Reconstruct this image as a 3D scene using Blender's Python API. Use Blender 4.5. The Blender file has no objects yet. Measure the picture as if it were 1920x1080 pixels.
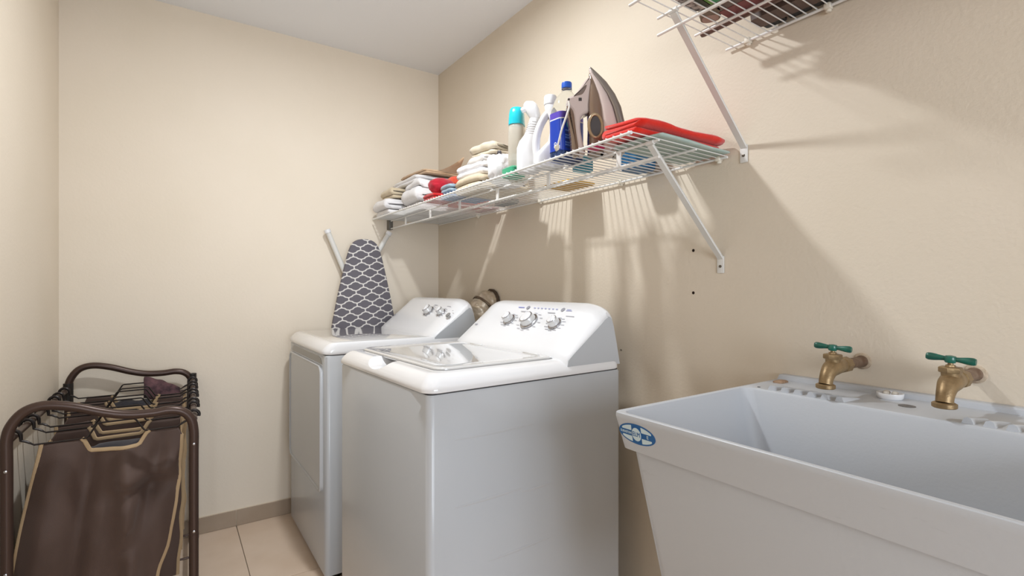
import bpy, bmesh, math, random
from mathutils import Vector, Matrix, noise

SC = bpy.context.scene
COL = SC.collection
PI = math.pi
V = Vector

# ------------------------------------------------------------------ camera, world, light, exposure
cam_d = bpy.data.cameras.new('camera')
cam_d.sensor_width = 36.0
cam_d.lens = 936.0 / 1920.0 * 36.0
cam_d.clip_start = 0.02
cam = bpy.data.objects.new('camera', cam_d)
COL.objects.link(cam)
cam.location = (0.0, 0.0, 1.145)
cam.rotation_euler = (PI / 2, 0.0, -math.atan(640.0 / 936.0))
SC.camera = cam

world = bpy.data.worlds.new('world')
SC.world = world
world.use_nodes = True
world.node_tree.nodes['Background'].inputs[0].default_value = (1.0, 0.96, 0.9, 1)
world.node_tree.nodes['Background'].inputs[1].default_value = 0.25

lamp_d = bpy.data.lights.new('ceiling_lamp', 'AREA')
lamp_d.shape = 'DISK'
lamp_d.size = 0.10
lamp_d.energy = 17.5
lamp_d.color = (0.92, 0.965, 1.0)
lamp = bpy.data.objects.new('ceiling_lamp', lamp_d)
lamp.location = (0.535, 1.46, 2.38)
COL.objects.link(lamp)

# added fill lights behind the camera, lifting the ambient level of the room
rear_fill_d = bpy.data.lights.new('rear_fill_light', 'AREA')
rear_fill_d.shape = 'RECTANGLE'
rear_fill_d.size = 1.7
rear_fill_d.size_y = 1.9
rear_fill_d.energy = 62.0
rear_fill_d.color = (0.82, 0.90, 1.0)
rear_fill = bpy.data.objects.new('rear_fill_light', rear_fill_d)
rear_fill.location = (0.30, -3.2, 1.3)
rear_fill.rotation_euler = (PI / 2, 0, 0)
COL.objects.link(rear_fill)
side_fill_d = bpy.data.lights.new('side_fill_light', 'AREA')  # second added fill, brightens the near part of the right wall
side_fill_d.shape = 'RECTANGLE'
side_fill_d.size = 1.2
side_fill_d.size_y = 1.6
side_fill_d.energy = 72.0
side_fill_d.color = (0.84, 0.91, 1.0)
side_fill = bpy.data.objects.new('side_fill_light', side_fill_d)
side_fill.location = (-1.0, -3.1, 1.5)
side_fill.rotation_euler = (PI / 2, 0, -math.atan2(2.2, 3.4))
COL.objects.link(side_fill)

SC.view_settings.view_transform = 'Standard'
SC.view_settings.look = 'None'
SC.view_settings.exposure = 0.1
SC.view_settings.gamma = 1.0
SC.view_settings.use_curve_mapping = False

# ------------------------------------------------------------------ materials
def lin(h):
    h = h.lstrip('#')
    o = []
    for i in (0, 2, 4):
        c = int(h[i:i + 2], 16) / 255.0
        o.append(c / 12.92 if c <= 0.04045 else ((c + 0.055) / 1.055) ** 2.4)
    return (o[0], o[1], o[2], 1.0)

MATS = {}

def mat(name, hexc, rough=0.5, metal=0.0, coat=0.0, var=None, vscale=8.0, bump=0.0, bscale=200.0,
        trans=0.0, ior=1.45, sheen=0.0, alpha=1.0, detail=4.0):
    if name in MATS:
        return MATS[name]
    m = bpy.data.materials.new(name)
    m.use_nodes = True
    nt = m.node_tree
    b = nt.nodes['Principled BSDF']
    b.inputs['Base Color'].default_value = lin(hexc)
    b.inputs['Roughness'].default_value = rough
    b.inputs['Metallic'].default_value = metal
    b.inputs['IOR'].default_value = ior
    if coat:
        b.inputs['Coat Weight'].default_value = coat
        b.inputs['Coat Roughness'].default_value = 0.08
    if trans:
        b.inputs['Transmission Weight'].default_value = trans
    if sheen:
        b.inputs['Sheen Weight'].default_value = sheen
        b.inputs['Sheen Roughness'].default_value = 0.5
    tc = None
    if var or bump:
        tc = nt.nodes.new('ShaderNodeTexCoord')
    if var:
        n = nt.nodes.new('ShaderNodeTexNoise')
        n.inputs['Scale'].default_value = vscale
        n.inputs['Detail'].default_value = detail
        r = nt.nodes.new('ShaderNodeValToRGB')
        r.color_ramp.elements[0].position = 0.32
        r.color_ramp.elements[1].position = 0.7
        r.color_ramp.elements[0].color = lin(hexc)
        r.color_ramp.elements[1].color = lin(var)
        nt.links.new(tc.outputs['Object'], n.inputs['Vector'])
        nt.links.new(n.outputs['Fac'], r.inputs['Fac'])
        nt.links.new(r.outputs['Color'], b.inputs['Base Color'])
    if bump:
        n = nt.nodes.new('ShaderNodeTexNoise')
        n.inputs['Scale'].default_value = bscale
        n.inputs['Detail'].default_value = 3.0
        bp = nt.nodes.new('ShaderNodeBump')
        bp.inputs['Strength'].default_value = bump
        bp.inputs['Distance'].default_value = 0.002
        nt.links.new(tc.outputs['Object'], n.inputs['Vector'])
        nt.links.new(n.outputs['Fac'], bp.inputs['Height'])
        nt.links.new(bp.outputs['Normal'], b.inputs['Normal'])
    MATS[name] = m
    return m

WALL = mat('wall_paint_light_lifted', 'eadecd', 0.62, bump=0.25, bscale=90, var='e7dbc9', vscale=3)  # same paint as right wall; colour raised to make up for weaker light
WALLR = mat('wall_paint_stippled_light_cut', 'dbcebc', 0.6, bump=0.4, bscale=110, var='d8cbb8', vscale=3)  # colour lowered to offset the strong lamp light on this side
CEIL = mat('ceiling_paint', 'f0f2f6', 0.8, bump=0.2, bscale=120)
TILE = mat('floor_tile_glaze', 'ead3bd', 0.3, coat=0.1, var='e0c7af', vscale=5, detail=8)
GROUT = mat('grout', '8d7f70', 0.9)
BASE = mat('skirting_tile', 'a99784', 0.35, var='a08d79', vscale=6)
CAULK = mat('skirting_caulk', 'dccbb5', 0.6)
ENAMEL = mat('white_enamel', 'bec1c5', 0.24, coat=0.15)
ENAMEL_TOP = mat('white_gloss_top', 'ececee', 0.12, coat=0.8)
LIDM = mat('lid_enamel', 'dddcdb', 0.05, coat=1.0)
LIDM.node_tree.nodes['Principled BSDF'].inputs['Coat IOR'].default_value = 1.6
LIDM.node_tree.nodes['Principled BSDF'].inputs['Coat Roughness'].default_value = 0.03
PLASTIC = mat('white_plastic', 'e9e9eb', 0.25, coat=0.3)
DARKGAP = mat('dark_gap', '3a3a3c', 0.6)
GREYREC = mat('grey_recess', '8f8e8c', 0.45)
CHROME = mat('chrome', 'b6b6ba', 0.18, metal=1.0)
PRINT = mat('grey_print', 'a9a9b0', 0.5)
PRINTB = mat('blue_print', 'a3a8cf', 0.5)
KNOB = mat('knob_silver', 'd8d8d8', 0.3, metal=0.3)
WIRE = mat('white_vinyl_wire', 'e6e4e0', 0.35)
BRACE = mat('white_painted_steel', 'dcdad5', 0.4)
CLIP = mat('white_clip', 'e4dccd', 0.45)
SCREW = mat('screw_steel', '6a645c', 0.35, metal=0.9)
TUB = mat('tub_plastic', 'c0c3c8', 0.4, bump=0.12, bscale=160)
def add_scuffs(m, base, dark):
    nt = m.node_tree
    tc = nt.nodes.new('ShaderNodeTexCoord')
    mp = nt.nodes.new('ShaderNodeMapping')
    mp.inputs['Scale'].default_value = (9.0, 5.0, 22.0)
    mp.inputs['Rotation'].default_value = (0.12, 0.0, 0.0)
    n = nt.nodes.new('ShaderNodeTexNoise')
    n.inputs['Scale'].default_value = 1.6
    n.inputs['Detail'].default_value = 9.0
    n.inputs['Roughness'].default_value = 0.72
    r = nt.nodes.new('ShaderNodeValToRGB')
    r.color_ramp.elements[0].position = 0.64
    r.color_ramp.elements[1].position = 0.84
    r.color_ramp.elements[0].color = lin(base)
    r.color_ramp.elements[1].color = lin(dark)
    nt.links.new(tc.outputs['Object'], mp.inputs['Vector'])
    nt.links.new(mp.outputs['Vector'], n.inputs['Vector'])
    nt.links.new(n.outputs['Fac'], r.inputs['Fac'])
    nt.links.new(r.outputs['Color'], nt.nodes['Principled BSDF'].inputs['Base Color'])
add_scuffs(TUB, 'c0c3c8', '9fa2a6')
BLUEINK = mat('sticker_blue', '235f99', 0.35)
STICKW = mat('sticker_white', 'c9dbe0', 0.35)
BRASS = mat('aged_brass', 'a38a66', 0.42, metal=0.65, var='7f694b', vscale=40, bump=0.2, bscale=300)
PIPE = mat('pipe_brown', '6e5340', 0.6, metal=0.4, var='8a7766', vscale=60)
GREENH = mat('green_enamel', '1f6b5a', 0.3, coat=0.3, var='17483c', vscale=60)
TUBEB = mat('brown_tube', '4b3a33', 0.32, metal=0.35)
HOOKB = mat('black_wire', '2a2422', 0.35, metal=0.4)
FABB = mat('brown_fabric', '55423a', 0.6, sheen=0.15, var='4b3931', vscale=5, bump=0.25, bscale=900)
TRIM = mat('beige_trim', 'b49a78', 0.8, bump=0.4, bscale=700)
FOIL = mat('foil_tape', 'd3c8b8', 0.34, metal=0.55, var='b9a88f', vscale=30, bump=1.0, bscale=75)
RUBBER = mat('dark_collar', '4a3b2c', 0.8)
CASTER = mat('caster_black', '26221f', 0.5)

def glass(name, hexc, rough=0.04):
    return mat(name, hexc, rough, trans=1.0, ior=1.08)

# ------------------------------------------------------------------ mesh helpers
def new():
    return bmesh.new()

def finish(bm, sharp=0.62):
    bmesh.ops.recalc_face_normals(bm, faces=bm.faces[:])
    for f in bm.faces:
        f.smooth = True
    for e in bm.edges:
        if len(e.link_faces) == 2 and e.calc_face_angle(0.0) > sharp:
            e.smooth = False

def obj(name, bm, m, parent=None, sharp=0.62, recalc=True, loc=None):
    if recalc:
        finish(bm, sharp)
    me = bpy.data.meshes.new(name)
    bm.to_mesh(me)
    bm.free()
    mm = m if isinstance(m, (list, tuple)) else [m]
    for x in mm:
        me.materials.append(x)
    o = bpy.data.objects.new(name, me)
    COL.objects.link(o)
    if parent is not None:
        o.parent = parent
    if loc is not None:
        o.location = loc
    return o

def inst(o, parent, loc=(0, 0, 0), rot=(0, 0, 0)):
    c = o.copy()
    COL.objects.link(c)
    c.parent = parent
    c.location = loc
    c.rotation_euler = rot
    return c

def tag(o, label, cat, group=None):
    o['label'] = label
    o['category'] = cat
    if group:
        o['group'] = group
    return o

def thing(name, label, cat, loc=(0, 0, 0), rz=0.0, group=None):
    o = bpy.data.objects.new(name, None)
    o.empty_display_size = 0.05
    COL.objects.link(o)
    o.location = loc
    o.rotation_euler = (0, 0, rz)
    return tag(o, label, cat, group)

def struct(name, bm, m, **k):
    o = obj(name, bm, m, **k)
    o['kind'] = 'structure'
    return o

def add_box(bm, lo, hi, bev=0.0, seg=2, mi=0):
    lo, hi = V(lo), V(hi)
    r = bmesh.ops.create_cube(bm, size=1.0)
    vs = r['verts']
    c, s = (lo + hi) / 2, hi - lo
    for v in vs:
        v.co = V((v.co.x * s.x, v.co.y * s.y, v.co.z * s.z)) + c
    fs = {f for v in vs for f in v.link_faces}
    for f in fs:
        f.material_index = mi
    if bev > 0:
        es = list({e for v in vs for e in v.link_edges})
        r = bmesh.ops.bevel(bm, geom=es, offset=bev, segments=seg, profile=0.5, affect='EDGES', clamp_overlap=True)
        for f in r['faces']:
            f.material_index = mi
    return vs

def frames(pts, closed=False):
    n = len(pts)
    T = []
    for i in range(n):
        a = pts[(i - 1) % n] if (closed or i > 0) else pts[i]
        b = pts[(i + 1) % n] if (closed or i < n - 1) else pts[i]
        T.append((b - a).normalized())
    up = V((0, 0, 1)) if abs(T[0].z) < 0.9 else V((1, 0, 0))
    N = (up - T[0] * up.dot(T[0])).normalized()
    out = []
    for t in T:
        N = (N - t * N.dot(t))
        if N.length < 1e-6:
            N = t.orthogonal()
        N.normalize()
        out.append((N.copy(), t.cross(N)))
    return out

def add_tube(bm, pts, r, seg=8, closed=False, flat=1.0, mi=0):
    pts = [V(p) for p in pts]
    fr = frames(pts, closed)
    rings = []
    for i, p in enumerate(pts):
        rr = r[i] if isinstance(r, (list, tuple)) else r
        ring = []
        for k in range(seg):
            a = 2 * PI * k / seg
            ring.append(bm.verts.new(p + fr[i][0] * (math.cos(a) * rr) + fr[i][1] * (math.sin(a) * rr * flat)))
        rings.append(ring)
    n = len(rings)
    for i in range(n if closed else n - 1):
        A, B = rings[i], rings[(i + 1) % n]
        for k in range(seg):
            f = bm.faces.new((A[k], A[(k + 1) % seg], B[(k + 1) % seg], B[k]))
            f.material_index = mi
    if not closed:
        bm.faces.new(rings[0][::-1]).material_index = mi
        bm.faces.new(rings[-1]).material_index = mi

def arc(c, r, a0, a1, n, u=(1, 0, 0), v=(0, 0, 1)):
    c, u, v = V(c), V(u), V(v)
    return [c + u * (r * math.cos(a0 + (a1 - a0) * i / n)) + v * (r * math.sin(a0 + (a1 - a0) * i / n)) for i in range(n + 1)]

def smooth_path(pts, n=6, closed=False):
    pts = [V(p) for p in pts]
    out = []
    N = len(pts)
    for i in range(N if closed else N - 1):
        p0 = pts[(i - 1) % N] if (closed or i > 0) else pts[0]
        p1, p2 = pts[i], pts[(i + 1) % N]
        p3 = pts[(i + 2) % N] if (closed or i < N - 2) else pts[-1]
        for k in range(n):
            t = k / n
            out.append(0.5 * ((2 * p1) + (p2 - p0) * t + (2 * p0 - 5 * p1 + 4 * p2 - p3) * t * t
                              + (3 * p1 - p0 - 3 * p2 + p3) * t * t * t))
    if not closed:
        out.append(pts[-1])
    return out

def add_rings(bm, rings, cap0=True, cap1=True, mi=0):
    R = [[bm.verts.new(V(p)) for p in ring] for ring in rings]
    n = len(R[0])
    for A, B in zip(R[:-1], R[1:]):
        for k in range(n):
            f = bm.faces.new((A[k], A[(k + 1) % n], B[(k + 1) % n], B[k]))
            f.material_index = mi
    if cap0:
        bm.faces.new(R[0][::-1]).material_index = mi
    if cap1:
        bm.faces.new(R[-1]).material_index = mi
    return R

def circle(r, z, seg, c=(0, 0), sx=1.0, sy=1.0):
    return [(c[0] + r * sx * math.cos(2 * PI * k / seg), c[1] + r * sy * math.sin(2 * PI * k / seg), z) for k in range(seg)]

def add_lathe(bm, prof, seg=24, M=None, mi=0, sx=1.0, sy=1.0, cap=True):
    rings = []
    for r, z in prof:
        ring = [V(p) for p in circle(max(r, 0.0002), z, seg, (0, 0), sx, sy)]
        if M is not None:
            ring = [M @ p for p in ring]
        rings.append(ring)
    add_rings(bm, rings, cap, cap, mi)

def rrect(x0, x1, y0, y1, r, z, seg=5):
    r = min(r, (x1 - x0) / 2 - 1e-4, (y1 - y0) / 2 - 1e-4)
    out = []
    for cx, cy, a in ((x1 - r, y1 - r, 0), (x0 + r, y1 - r, PI / 2), (x0 + r, y0 + r, PI), (x1 - r, y0 + r, 1.5 * PI)):
        for k in range(seg + 1):
            t = a + PI / 2 * k / seg
            out.append(V((cx + r * math.cos(t), cy + r * math.sin(t), z)))
    return out

def add_prism(bm, outline, M, thick, bev=0.0, mi=0):
    """2D outline (p,q) extruded by thick along local z of M, with a chamfer of bev"""
    n = len(outline)
    cx = sum(p[0] for p in outline) / n
    cy = sum(p[1] for p in outline) / n
    def inset(b):
        o = []
        for i in range(n):
            a, p, c = outline[i - 1], outline[i], outline[(i + 1) % n]
            e1 = V((p[0] - a[0], p[1] - a[1]))
            e2 = V((c[0] - p[0], c[1] - p[1]))
            n1 = V((-e1.y, e1.x)).normalized() if e1.length > 1e-9 else V((0, 0))
            n2 = V((-e2.y, e2.x)).normalized() if e2.length > 1e-9 else V((0, 0))
            d = (n1 + n2)
            if d.length > 1e-6:
                d.normalize()
            o.append((p[0] + d.x * b, p[1] + d.y * b))
        return o
    area = sum(outline[i - 1][0] * outline[i][1] - outline[i][0] * outline[i - 1][1] for i in range(n))
    sgn = 1 if area > 0 else -1
    h = thick / 2
    if bev > 0:
        levels = [(-h, bev), (-h + bev * 0.4, bev * 0.35), (-h + bev, 0), (h - bev, 0), (h - bev * 0.4, bev * 0.35), (h, bev)]
    else:
        levels = [(-h, 0), (h, 0)]
    rings = []
    for z, b in levels:
        o = inset(b * sgn) if b else outline
        rings.append([M @ V((p[0], p[1], z)) for p in o])
    add_rings(bm, rings, True, True, mi)

def basis(o, x, y):
    x = V(x).normalized()
    y = V(y)
    y = (y - x * y.dot(x)).normalized()
    z = x.cross(y)
    M = Matrix((x, y, z)).transposed().to_4x4()
    M.translation = V(o)
    return M

def fbm(p, s, o=3):
    p = V(p) * s
    a, t, w = 0.0, 0.0, 1.0
    for _ in range(o):
        a += noise.noise(p) * w
        p = p * 2.03 + V((3.1, 1.7, 5.3))
        w *= 0.5
    return a

def text_mesh(body, size, M, depth=0.0004, align='CENTER', squash=1.0):
    cu = bpy.data.curves.new('lettering', 'FONT')
    cu.body = body
    cu.size = size
    cu.extrude = depth
    cu.align_x = align
    cu.align_y = 'CENTER'
    cu.resolution_u = 3
    to = bpy.data.objects.new('lettering', cu)
    COL.objects.link(to)
    dg = bpy.context.evaluated_depsgraph_get()
    me = bpy.data.meshes.new_from_object(to.evaluated_get(dg))
    bm = new()
    bm.from_mesh(me)
    bpy.data.objects.remove(to)
    bpy.data.curves.remove(cu)
    bpy.data.meshes.remove(me)
    for v in bm.verts:
        v.co.x *= squash
        v.co = M @ v.co
    return bm

def carve(o, cutter):
    md = o.modifiers.new('cut', 'BOOLEAN')
    md.operation = 'DIFFERENCE'
    md.object = cutter
    md.solver = 'EXACT'
    dg = bpy.context.evaluated_depsgraph_get()
    dg.update()
    me = bpy.data.meshes.new_from_object(o.evaluated_get(dg))
    o.modifiers.clear()
    old = o.data
    o.data = me
    bpy.data.meshes.remove(old)
    cm = cutter.data
    bpy.data.objects.remove(cutter)
    bpy.data.meshes.remove(cm)

# ------------------------------------------------------------------ the room
XL, XR, YF, YN, ZC = -0.379, 1.335, 2.74, -1.40, 2.43
T = 0.10

def slab(name, lo, hi, m):
    bm = new()
    add_box(bm, lo, hi)
    return struct(name, bm, m)

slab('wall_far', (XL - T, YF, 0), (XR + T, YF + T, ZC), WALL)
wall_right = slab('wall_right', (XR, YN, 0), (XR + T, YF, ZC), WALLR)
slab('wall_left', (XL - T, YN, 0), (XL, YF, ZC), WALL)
slab('ceiling', (XL - T, YN - T, ZC), (XR + T, YF + T, ZC + T), CEIL)
# unseen wall behind the camera; its opening is widened to pass the fill light
bm = new()
add_box(bm, (XL - T, YN - T, 0), (XL + 0.01, YN, ZC))
add_box(bm, (0.95, YN - T, 0), (XR + T, YN, ZC))
add_box(bm, (XL + 0.01, YN - T, 2.15), (0.95, YN, ZC))
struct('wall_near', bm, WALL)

bm = new()
add_box(bm, (XL - T, YN - T, -0.08), (XR + T, YF + T, -0.004))
floor = struct('floor', bm, GROUT)
ys = [YF - 0.605 * k for k in range(8)]
xs = [XL, -0.341, 0.261, 0.863, XR]
first_tiles = {}
for i in range(len(xs) - 1):
    for k in range(7):
        y1, y0 = ys[k], max(ys[k + 1], YN)
        if y1 - y0 < 0.02:
            continue
        key = (i, round(y1 - y0, 3))
        g = 0.0014
        if key not in first_tiles:
            bm = new()
            add_box(bm, (g, -(y1 - y0) + g, -0.01), (xs[i + 1] - xs[i] - g, -g, 0.0), 0.0008, 1)
            first_tiles[key] = obj('tile', bm, TILE, floor, loc=(xs[i], y1, 0))
        else:
            inst(first_tiles[key], floor, (xs[i], y1, 0))

def skirting(name, x0, y0, x1, y1, nx, ny, cuts):
    """skirting run from (x0,y0) to (x1,y1); inward normal (nx,ny); joints at distances cuts"""
    L = math.hypot(x1 - x0, y1 - y0)
    d = V(((x1 - x0) / L, (y1 - y0) / L, 0))
    n = V((nx, ny, 0))
    bm = new()
    M = basis((x0, y0, 0), d, n)
    vs = add_box(bm, (0, 0, 0), (L, 0.006, 0.0775))
    for v in vs:
        p = v.co.copy()
        v.co = V((x0, y0, 0)) + d * p.x + n * p.y + V((0, 0, p.z))
    b = struct(name, bm, CAULK)
    cs = [0] + [c for c in cuts if 0.02 < c < L - 0.02] + [L]
    for a, c in zip(cs[:-1], cs[1:]):
        bm = new()
        vs = add_box(bm, (a + 0.001, 0.0, 0.0005), (c - 0.001, 0.0095, 0.0755), 0.0012, 1)
        for v in bm.verts:
            p = v.co.copy()
            v.co = V((x0, y0, 0)) + d * p.x + n * p.y + V((0, 0, p.z))
        obj('skirting_tile', bm, BASE, b)

skirting('baseboard_far', XL, YF, XR, YF, 0, -1, [0.038, 0.64, 1.242])
skirting('baseboard_left', XL, YN, XL, YF - 0.01, 1, 0, [0.5 + 0.605 * k for k in range(7)])
skirting('baseboard_right', XR, YN, XR, YF - 0.01, -1, 0, [0.5 + 0.605 * k for k in range(7)])

# drilled holes and a bent nail in the right wall
for i, (y, z) in enumerate(((0.958, 1.261), (0.958, 1.130))):
    bm = new()
    M = basis((XR - 0.0002, y, z), (0, 1, 0), (0, 0, 1))
    add_lathe(bm, [(0.0048, -0.0004), (0.0042, 0.0003), (0.003, 0.0003)], 12, M)
    o = obj('wall_plug_hole', bm, mat('hole_dark', '2a1a10', 0.9), None)
    tag(o, ('upper' if i == 0 else 'lower') + ' dark screw hole in the beige wall left of the shelf brace foot', 'hole')
bm = new()
add_tube(bm, [(XR + 0.004, 1.257, 0.921), (XR - 0.008, 1.252, 0.922), (XR - 0.013, 1.247, 0.925)], [0.0016, 0.0016, 0.003], 8)
tag(obj('wall_nail', bm, SCREW), 'small bent nail in the wall just right of the washer console', 'nail')

# ------------------------------------------------------------------ washer and dryer
def console_section(s, W):
    """profile of the control console in (x,z) at inset s"""
    P = [(0.435, 0.900), (0.442, 0.935), (0.462, 0.955), (0.505, 0.9925), (0.548, 1.030), (0.585, 1.062), (0.602, 1.079),
         (0.618, 1.089), (0.634, 1.092), (0.648, 1.089), (0.656, 1.08), (0.664, 1.05), (0.676, 0.98), (0.688, 0.900)]
    out = []
    for x, z in P:
        h = max(0.0, min(1.0, (z - 0.905) / 0.19))
        zz = z - s * h * 0.95
        xx = x + s * 0.55 * (1 - 0.2 * h) if x < 0.62 else x - s * 0.15 * h
        out.append((xx, zz))
    return out

def make_laundry(kind, loc, rz, label, W=0.330, D=0.69):
    root = thing(kind, label, 'washing machine' if kind == 'washing_machine' else 'tumble dryer', loc, rz)
    # body
    bm = new()
    prof = [(0.03, 0.035), (0.02, 0.022), (0.86, 0.022), (0.883, 0.024)]
    rings = []
    for z, ins in ((0.03, 0.006), (0.034, 0.0), (0.878, 0.0), (0.883, 0.003)):
        rings.append(rrect(ins, D - ins, -W + ins, W - ins, 0.018, z, 4))
    add_rings(bm, rings)
    body = obj('cabinet', bm, ENAMEL, root)
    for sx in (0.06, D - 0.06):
        for sy in (-W + 0.06, W - 0.06):
            bm = new()
            add_lathe(bm, [(0.02, 0.0), (0.022, 0.006), (0.012, 0.012), (0.01, 0.034)], 12, Matrix.Translation((sx, sy, 0)))
            obj('levelling_foot', bm, CASTER, root)
    # seam under the top
    bm = new()
    add_rings(bm, [rrect(0.004, D - 0.004, -W + 0.004, W - 0.004, 0.016, z, 4) for z in (0.8825, 0.8865)])
    obj('seam', bm, DARKGAP, root)
    # top with rolled rim, front edge bowed
    bm = new()
    rings = []
    ztop = 0.932
    ky = 1.0 if kind == 'washing_machine' else 0.22
    for ins, z in ((0.0, 0.8862), (-0.004, 0.8885), (-0.005, 0.893), (-0.004, 0.899), (-0.001, 0.905), (0.005, 0.913), (0.013, 0.921), (0.022, 0.927), (0.032, 0.931), (0.042, ztop)):
        ring = rrect(ins, D - 0.002, -W + ins * ky, W - ins * ky, 0.032 - ins * 0.3, z, 6)
        for p in ring:
            if p.x < D * 0.5:
                p.x -= 0.016 * max(0.0, (1 - (p.y / W) ** 2))
        rings.append(ring)
    add_rings(bm, rings)
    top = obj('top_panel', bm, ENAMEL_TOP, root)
    if kind == 'washing_machine':
        # finger scoop in the front rim
        bm = new()
        rings = []
        for t in range(0, 9):
            a = t / 8.0
            x = -0.05 + a * 0.165
            w = 0.084 - 0.026 * a
            z = 0.9035 + 0.004 * a
            ring = []
            for k in range(17):
                u = -1 + 2 * k / 16
                ring.append(V((x, 0.02 + u * w * 1.15, z + 0.05 * (1 - math.sqrt(max(0, 1 - min(1, abs(u)) ** 2.2))) - 0.0)))
            ring.append(V((x, 0.02 + w * 1.15, 1.0)))
            ring.append(V((x, 0.02 - w * 1.15, 1.0)))
            rings.append(ring)
        add_rings(bm, rings)
        cut = obj('cutter', bm, LIDM, root)
        bpy.context.view_layer.update()
        carve(top, cut)
        bm = new()
        bm.from_mesh(top.data)
        finish(bm, 0.5)
        bm.to_mesh(top.data)
        bm.free()
        # recess floor in the scoop
        bm = new()
        add_box(bm, (0.048, -0.045, 0.9030), (0.075, 0.085, 0.9085))
        obj('scoop_floor', bm, GREYREC, root)
        # lid
        def lid_ring(ins, z, dz=0.0):
            ring = rrect(0.060 + ins, 0.455 - ins, -W + 0.05 + ins, W - 0.05 - ins, 0.035, z, 6)
            for p in ring:
                if p.x < 0.25:
                    p.x -= 0.012 * max(0.0, 1 - (p.y / W) ** 2)
                else:
                    p.x += 0.012 * max(0.0, 1 - (p.y / W) ** 2) - 0.006
            return ring
        bm = new()
        add_rings(bm, [lid_ring(-0.0035, ztop + 0.0003), lid_ring(-0.0035, ztop + 0.0010)])
        obj('lid_seam', bm, GREYREC, root)
        bm = new()
        add_rings(bm, [lid_ring(0.0, ztop - 0.004), lid_ring(0.0, ztop + 0.0035), lid_ring(0.0015, ztop + 0.006), lid_ring(0.004, ztop + 0.0072),
                       lid_ring(0.016, ztop + 0.0068), lid_ring(0.022, ztop + 0.0048), lid_ring(0.06, ztop + 0.0042)])
        lid = obj('lid', bm, LIDM, root)
        # rear deck strip lines beside the hinge
        for yy in (-0.2, 0.12):
            bm = new()
            add_box(bm, (0.425, yy - 0.03, ztop + 0.0005), (0.432, yy + 0.05, ztop + 0.009), 0.002, 1)
            obj('hinge_cover', bm, LIDM, root)
    else:
        # slightly sunk flat centre of the dryer top
        bm = new()
        add_rings(bm, [rrect(0.040, 0.47, -W + 0.030, W - 0.0095, 0.02, ztop + 0.0002, 6),
                       rrect(0.041, 0.469, -W + 0.031, W - 0.0105, 0.02, ztop + 0.0009, 6)])
        obj('top_sheet', bm, LIDM, root)
    # console
    bm = new()
    rings = []
    N = 14
    band = 0.10
    ysec = []
    for i in range(N + 1):
        a = i / N * PI / 2
        ysec.append((-(W - 0.004) + band * (1 - math.sin(a)) * 1.0 if False else -(W - 0.004) + band * (1 - math.cos(a)), (1 - math.sin(a))))
    # inset follows a quarter circle: 0 at the inner end of the band, 1 at the cheek
    left = [(y, s) for y, s in ysec]
    right = [(-y, s) for y, s in reversed(ysec)]
    for y, s in left + right:
        sec = console_section(0.040 * s, W)
        rings.append([V((x + 0.004 * 0, y, z + 0.006 * (1 - (y / W) ** 2))) for x, z in sec])
    add_rings(bm, rings)
    con = obj('console', bm, PLASTIC, root, sharp=0.9)
    # flat metal cheek that shows under the curved end
    for sgn in (-1, 1):
        bm = new()
        out = console_section(0.0395, W)
        out = [(x, z + 0.0062 * 0.03) for x, z in out]
        M = basis((0, sgn * (W - 0.0038), 0), (1, 0, 0), (0, 0, 1))
        add_prism(bm, out, M, 0.0012, 0.0)
        obj('console_cheek', bm, ENAMEL, root)
    # knobs: face direction of the console front
    A, B = V((0.505, 0, 0.9925)), V((0.548, 0, 1.030))
    up = (B - A).normalized()
    nrm = V((-up.z, 0, up.x))
    def on_face(y, t):
        p = A + up * t
        return V((p.x, y, p.z + 0.006 * (1 - (y / W) ** 2))) + nrm * 0.0008
    def knob(y, t, r):
        M = basis(on_face(y, t), (0, 1, 0), up)
        if (M.col[2].to_3d()).dot(nrm) < 0:
            M = basis(on_face(y, t), (0, -1, 0), up)
        bm = new()
        add_lathe(bm, [(r * 1.22, -0.001), (r * 1.22, 0.003), (r * 1.15, 0.0045), (r * 0.98, 0.005), (r * 0.98, 0.004)], 32, M)
        k = obj('knob', bm, CHROME, root)
        bm = new()
        add_lathe(bm, [(r, 0.003), (r * 0.97, 0.010), (r * 0.9, 0.020), (r * 0.86, 0.0225)], 32, M)
        obj('grip', bm, KNOB, k)
        bm = new()
        add_lathe(bm, [(r * 0.87, 0.0205), (r * 0.87, 0.0240), (r * 0.8, 0.0248)], 32, M)
        obj('chrome_rim', bm, CHROME, k)
        bm = new()
        add_lathe(bm, [(r * 0.76, 0.0235), (r * 0.75, 0.0256), (r * 0.6, 0.0262)], 32, M)
        obj('cap', bm, PLASTIC, k)
        bm = new()
        add_box(bm, (-r * 0.10, -r * 0.75, 0.0255), (r * 0.10, r * 0.75, 0.029), 0.0006, 1)
        for v in bm.verts:
            v.co = M @ (Matrix.Rotation(0.5, 4, 'Z') @ v.co)
        obj('pointer_ridge', bm, PLASTIC, k)
        return M
    def marks(name, rects, m):
        bm = new()
        for y, t, w, h in rects:
            M = basis(on_face(y, t), (0, -1, 0), up)
            M.translation += nrm * 0.0001
            vs = add_box(bm, (-w / 2, -h / 2, -0.0002), (w / 2, h / 2, 0.0002))
            for v in vs:
                v.co = M @ v.co
        o = obj(name, bm, m, root)
        if len(rects) > 1:
            o['kind'] = 'stuff'
        return o
    RR = random.Random(5)
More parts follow.
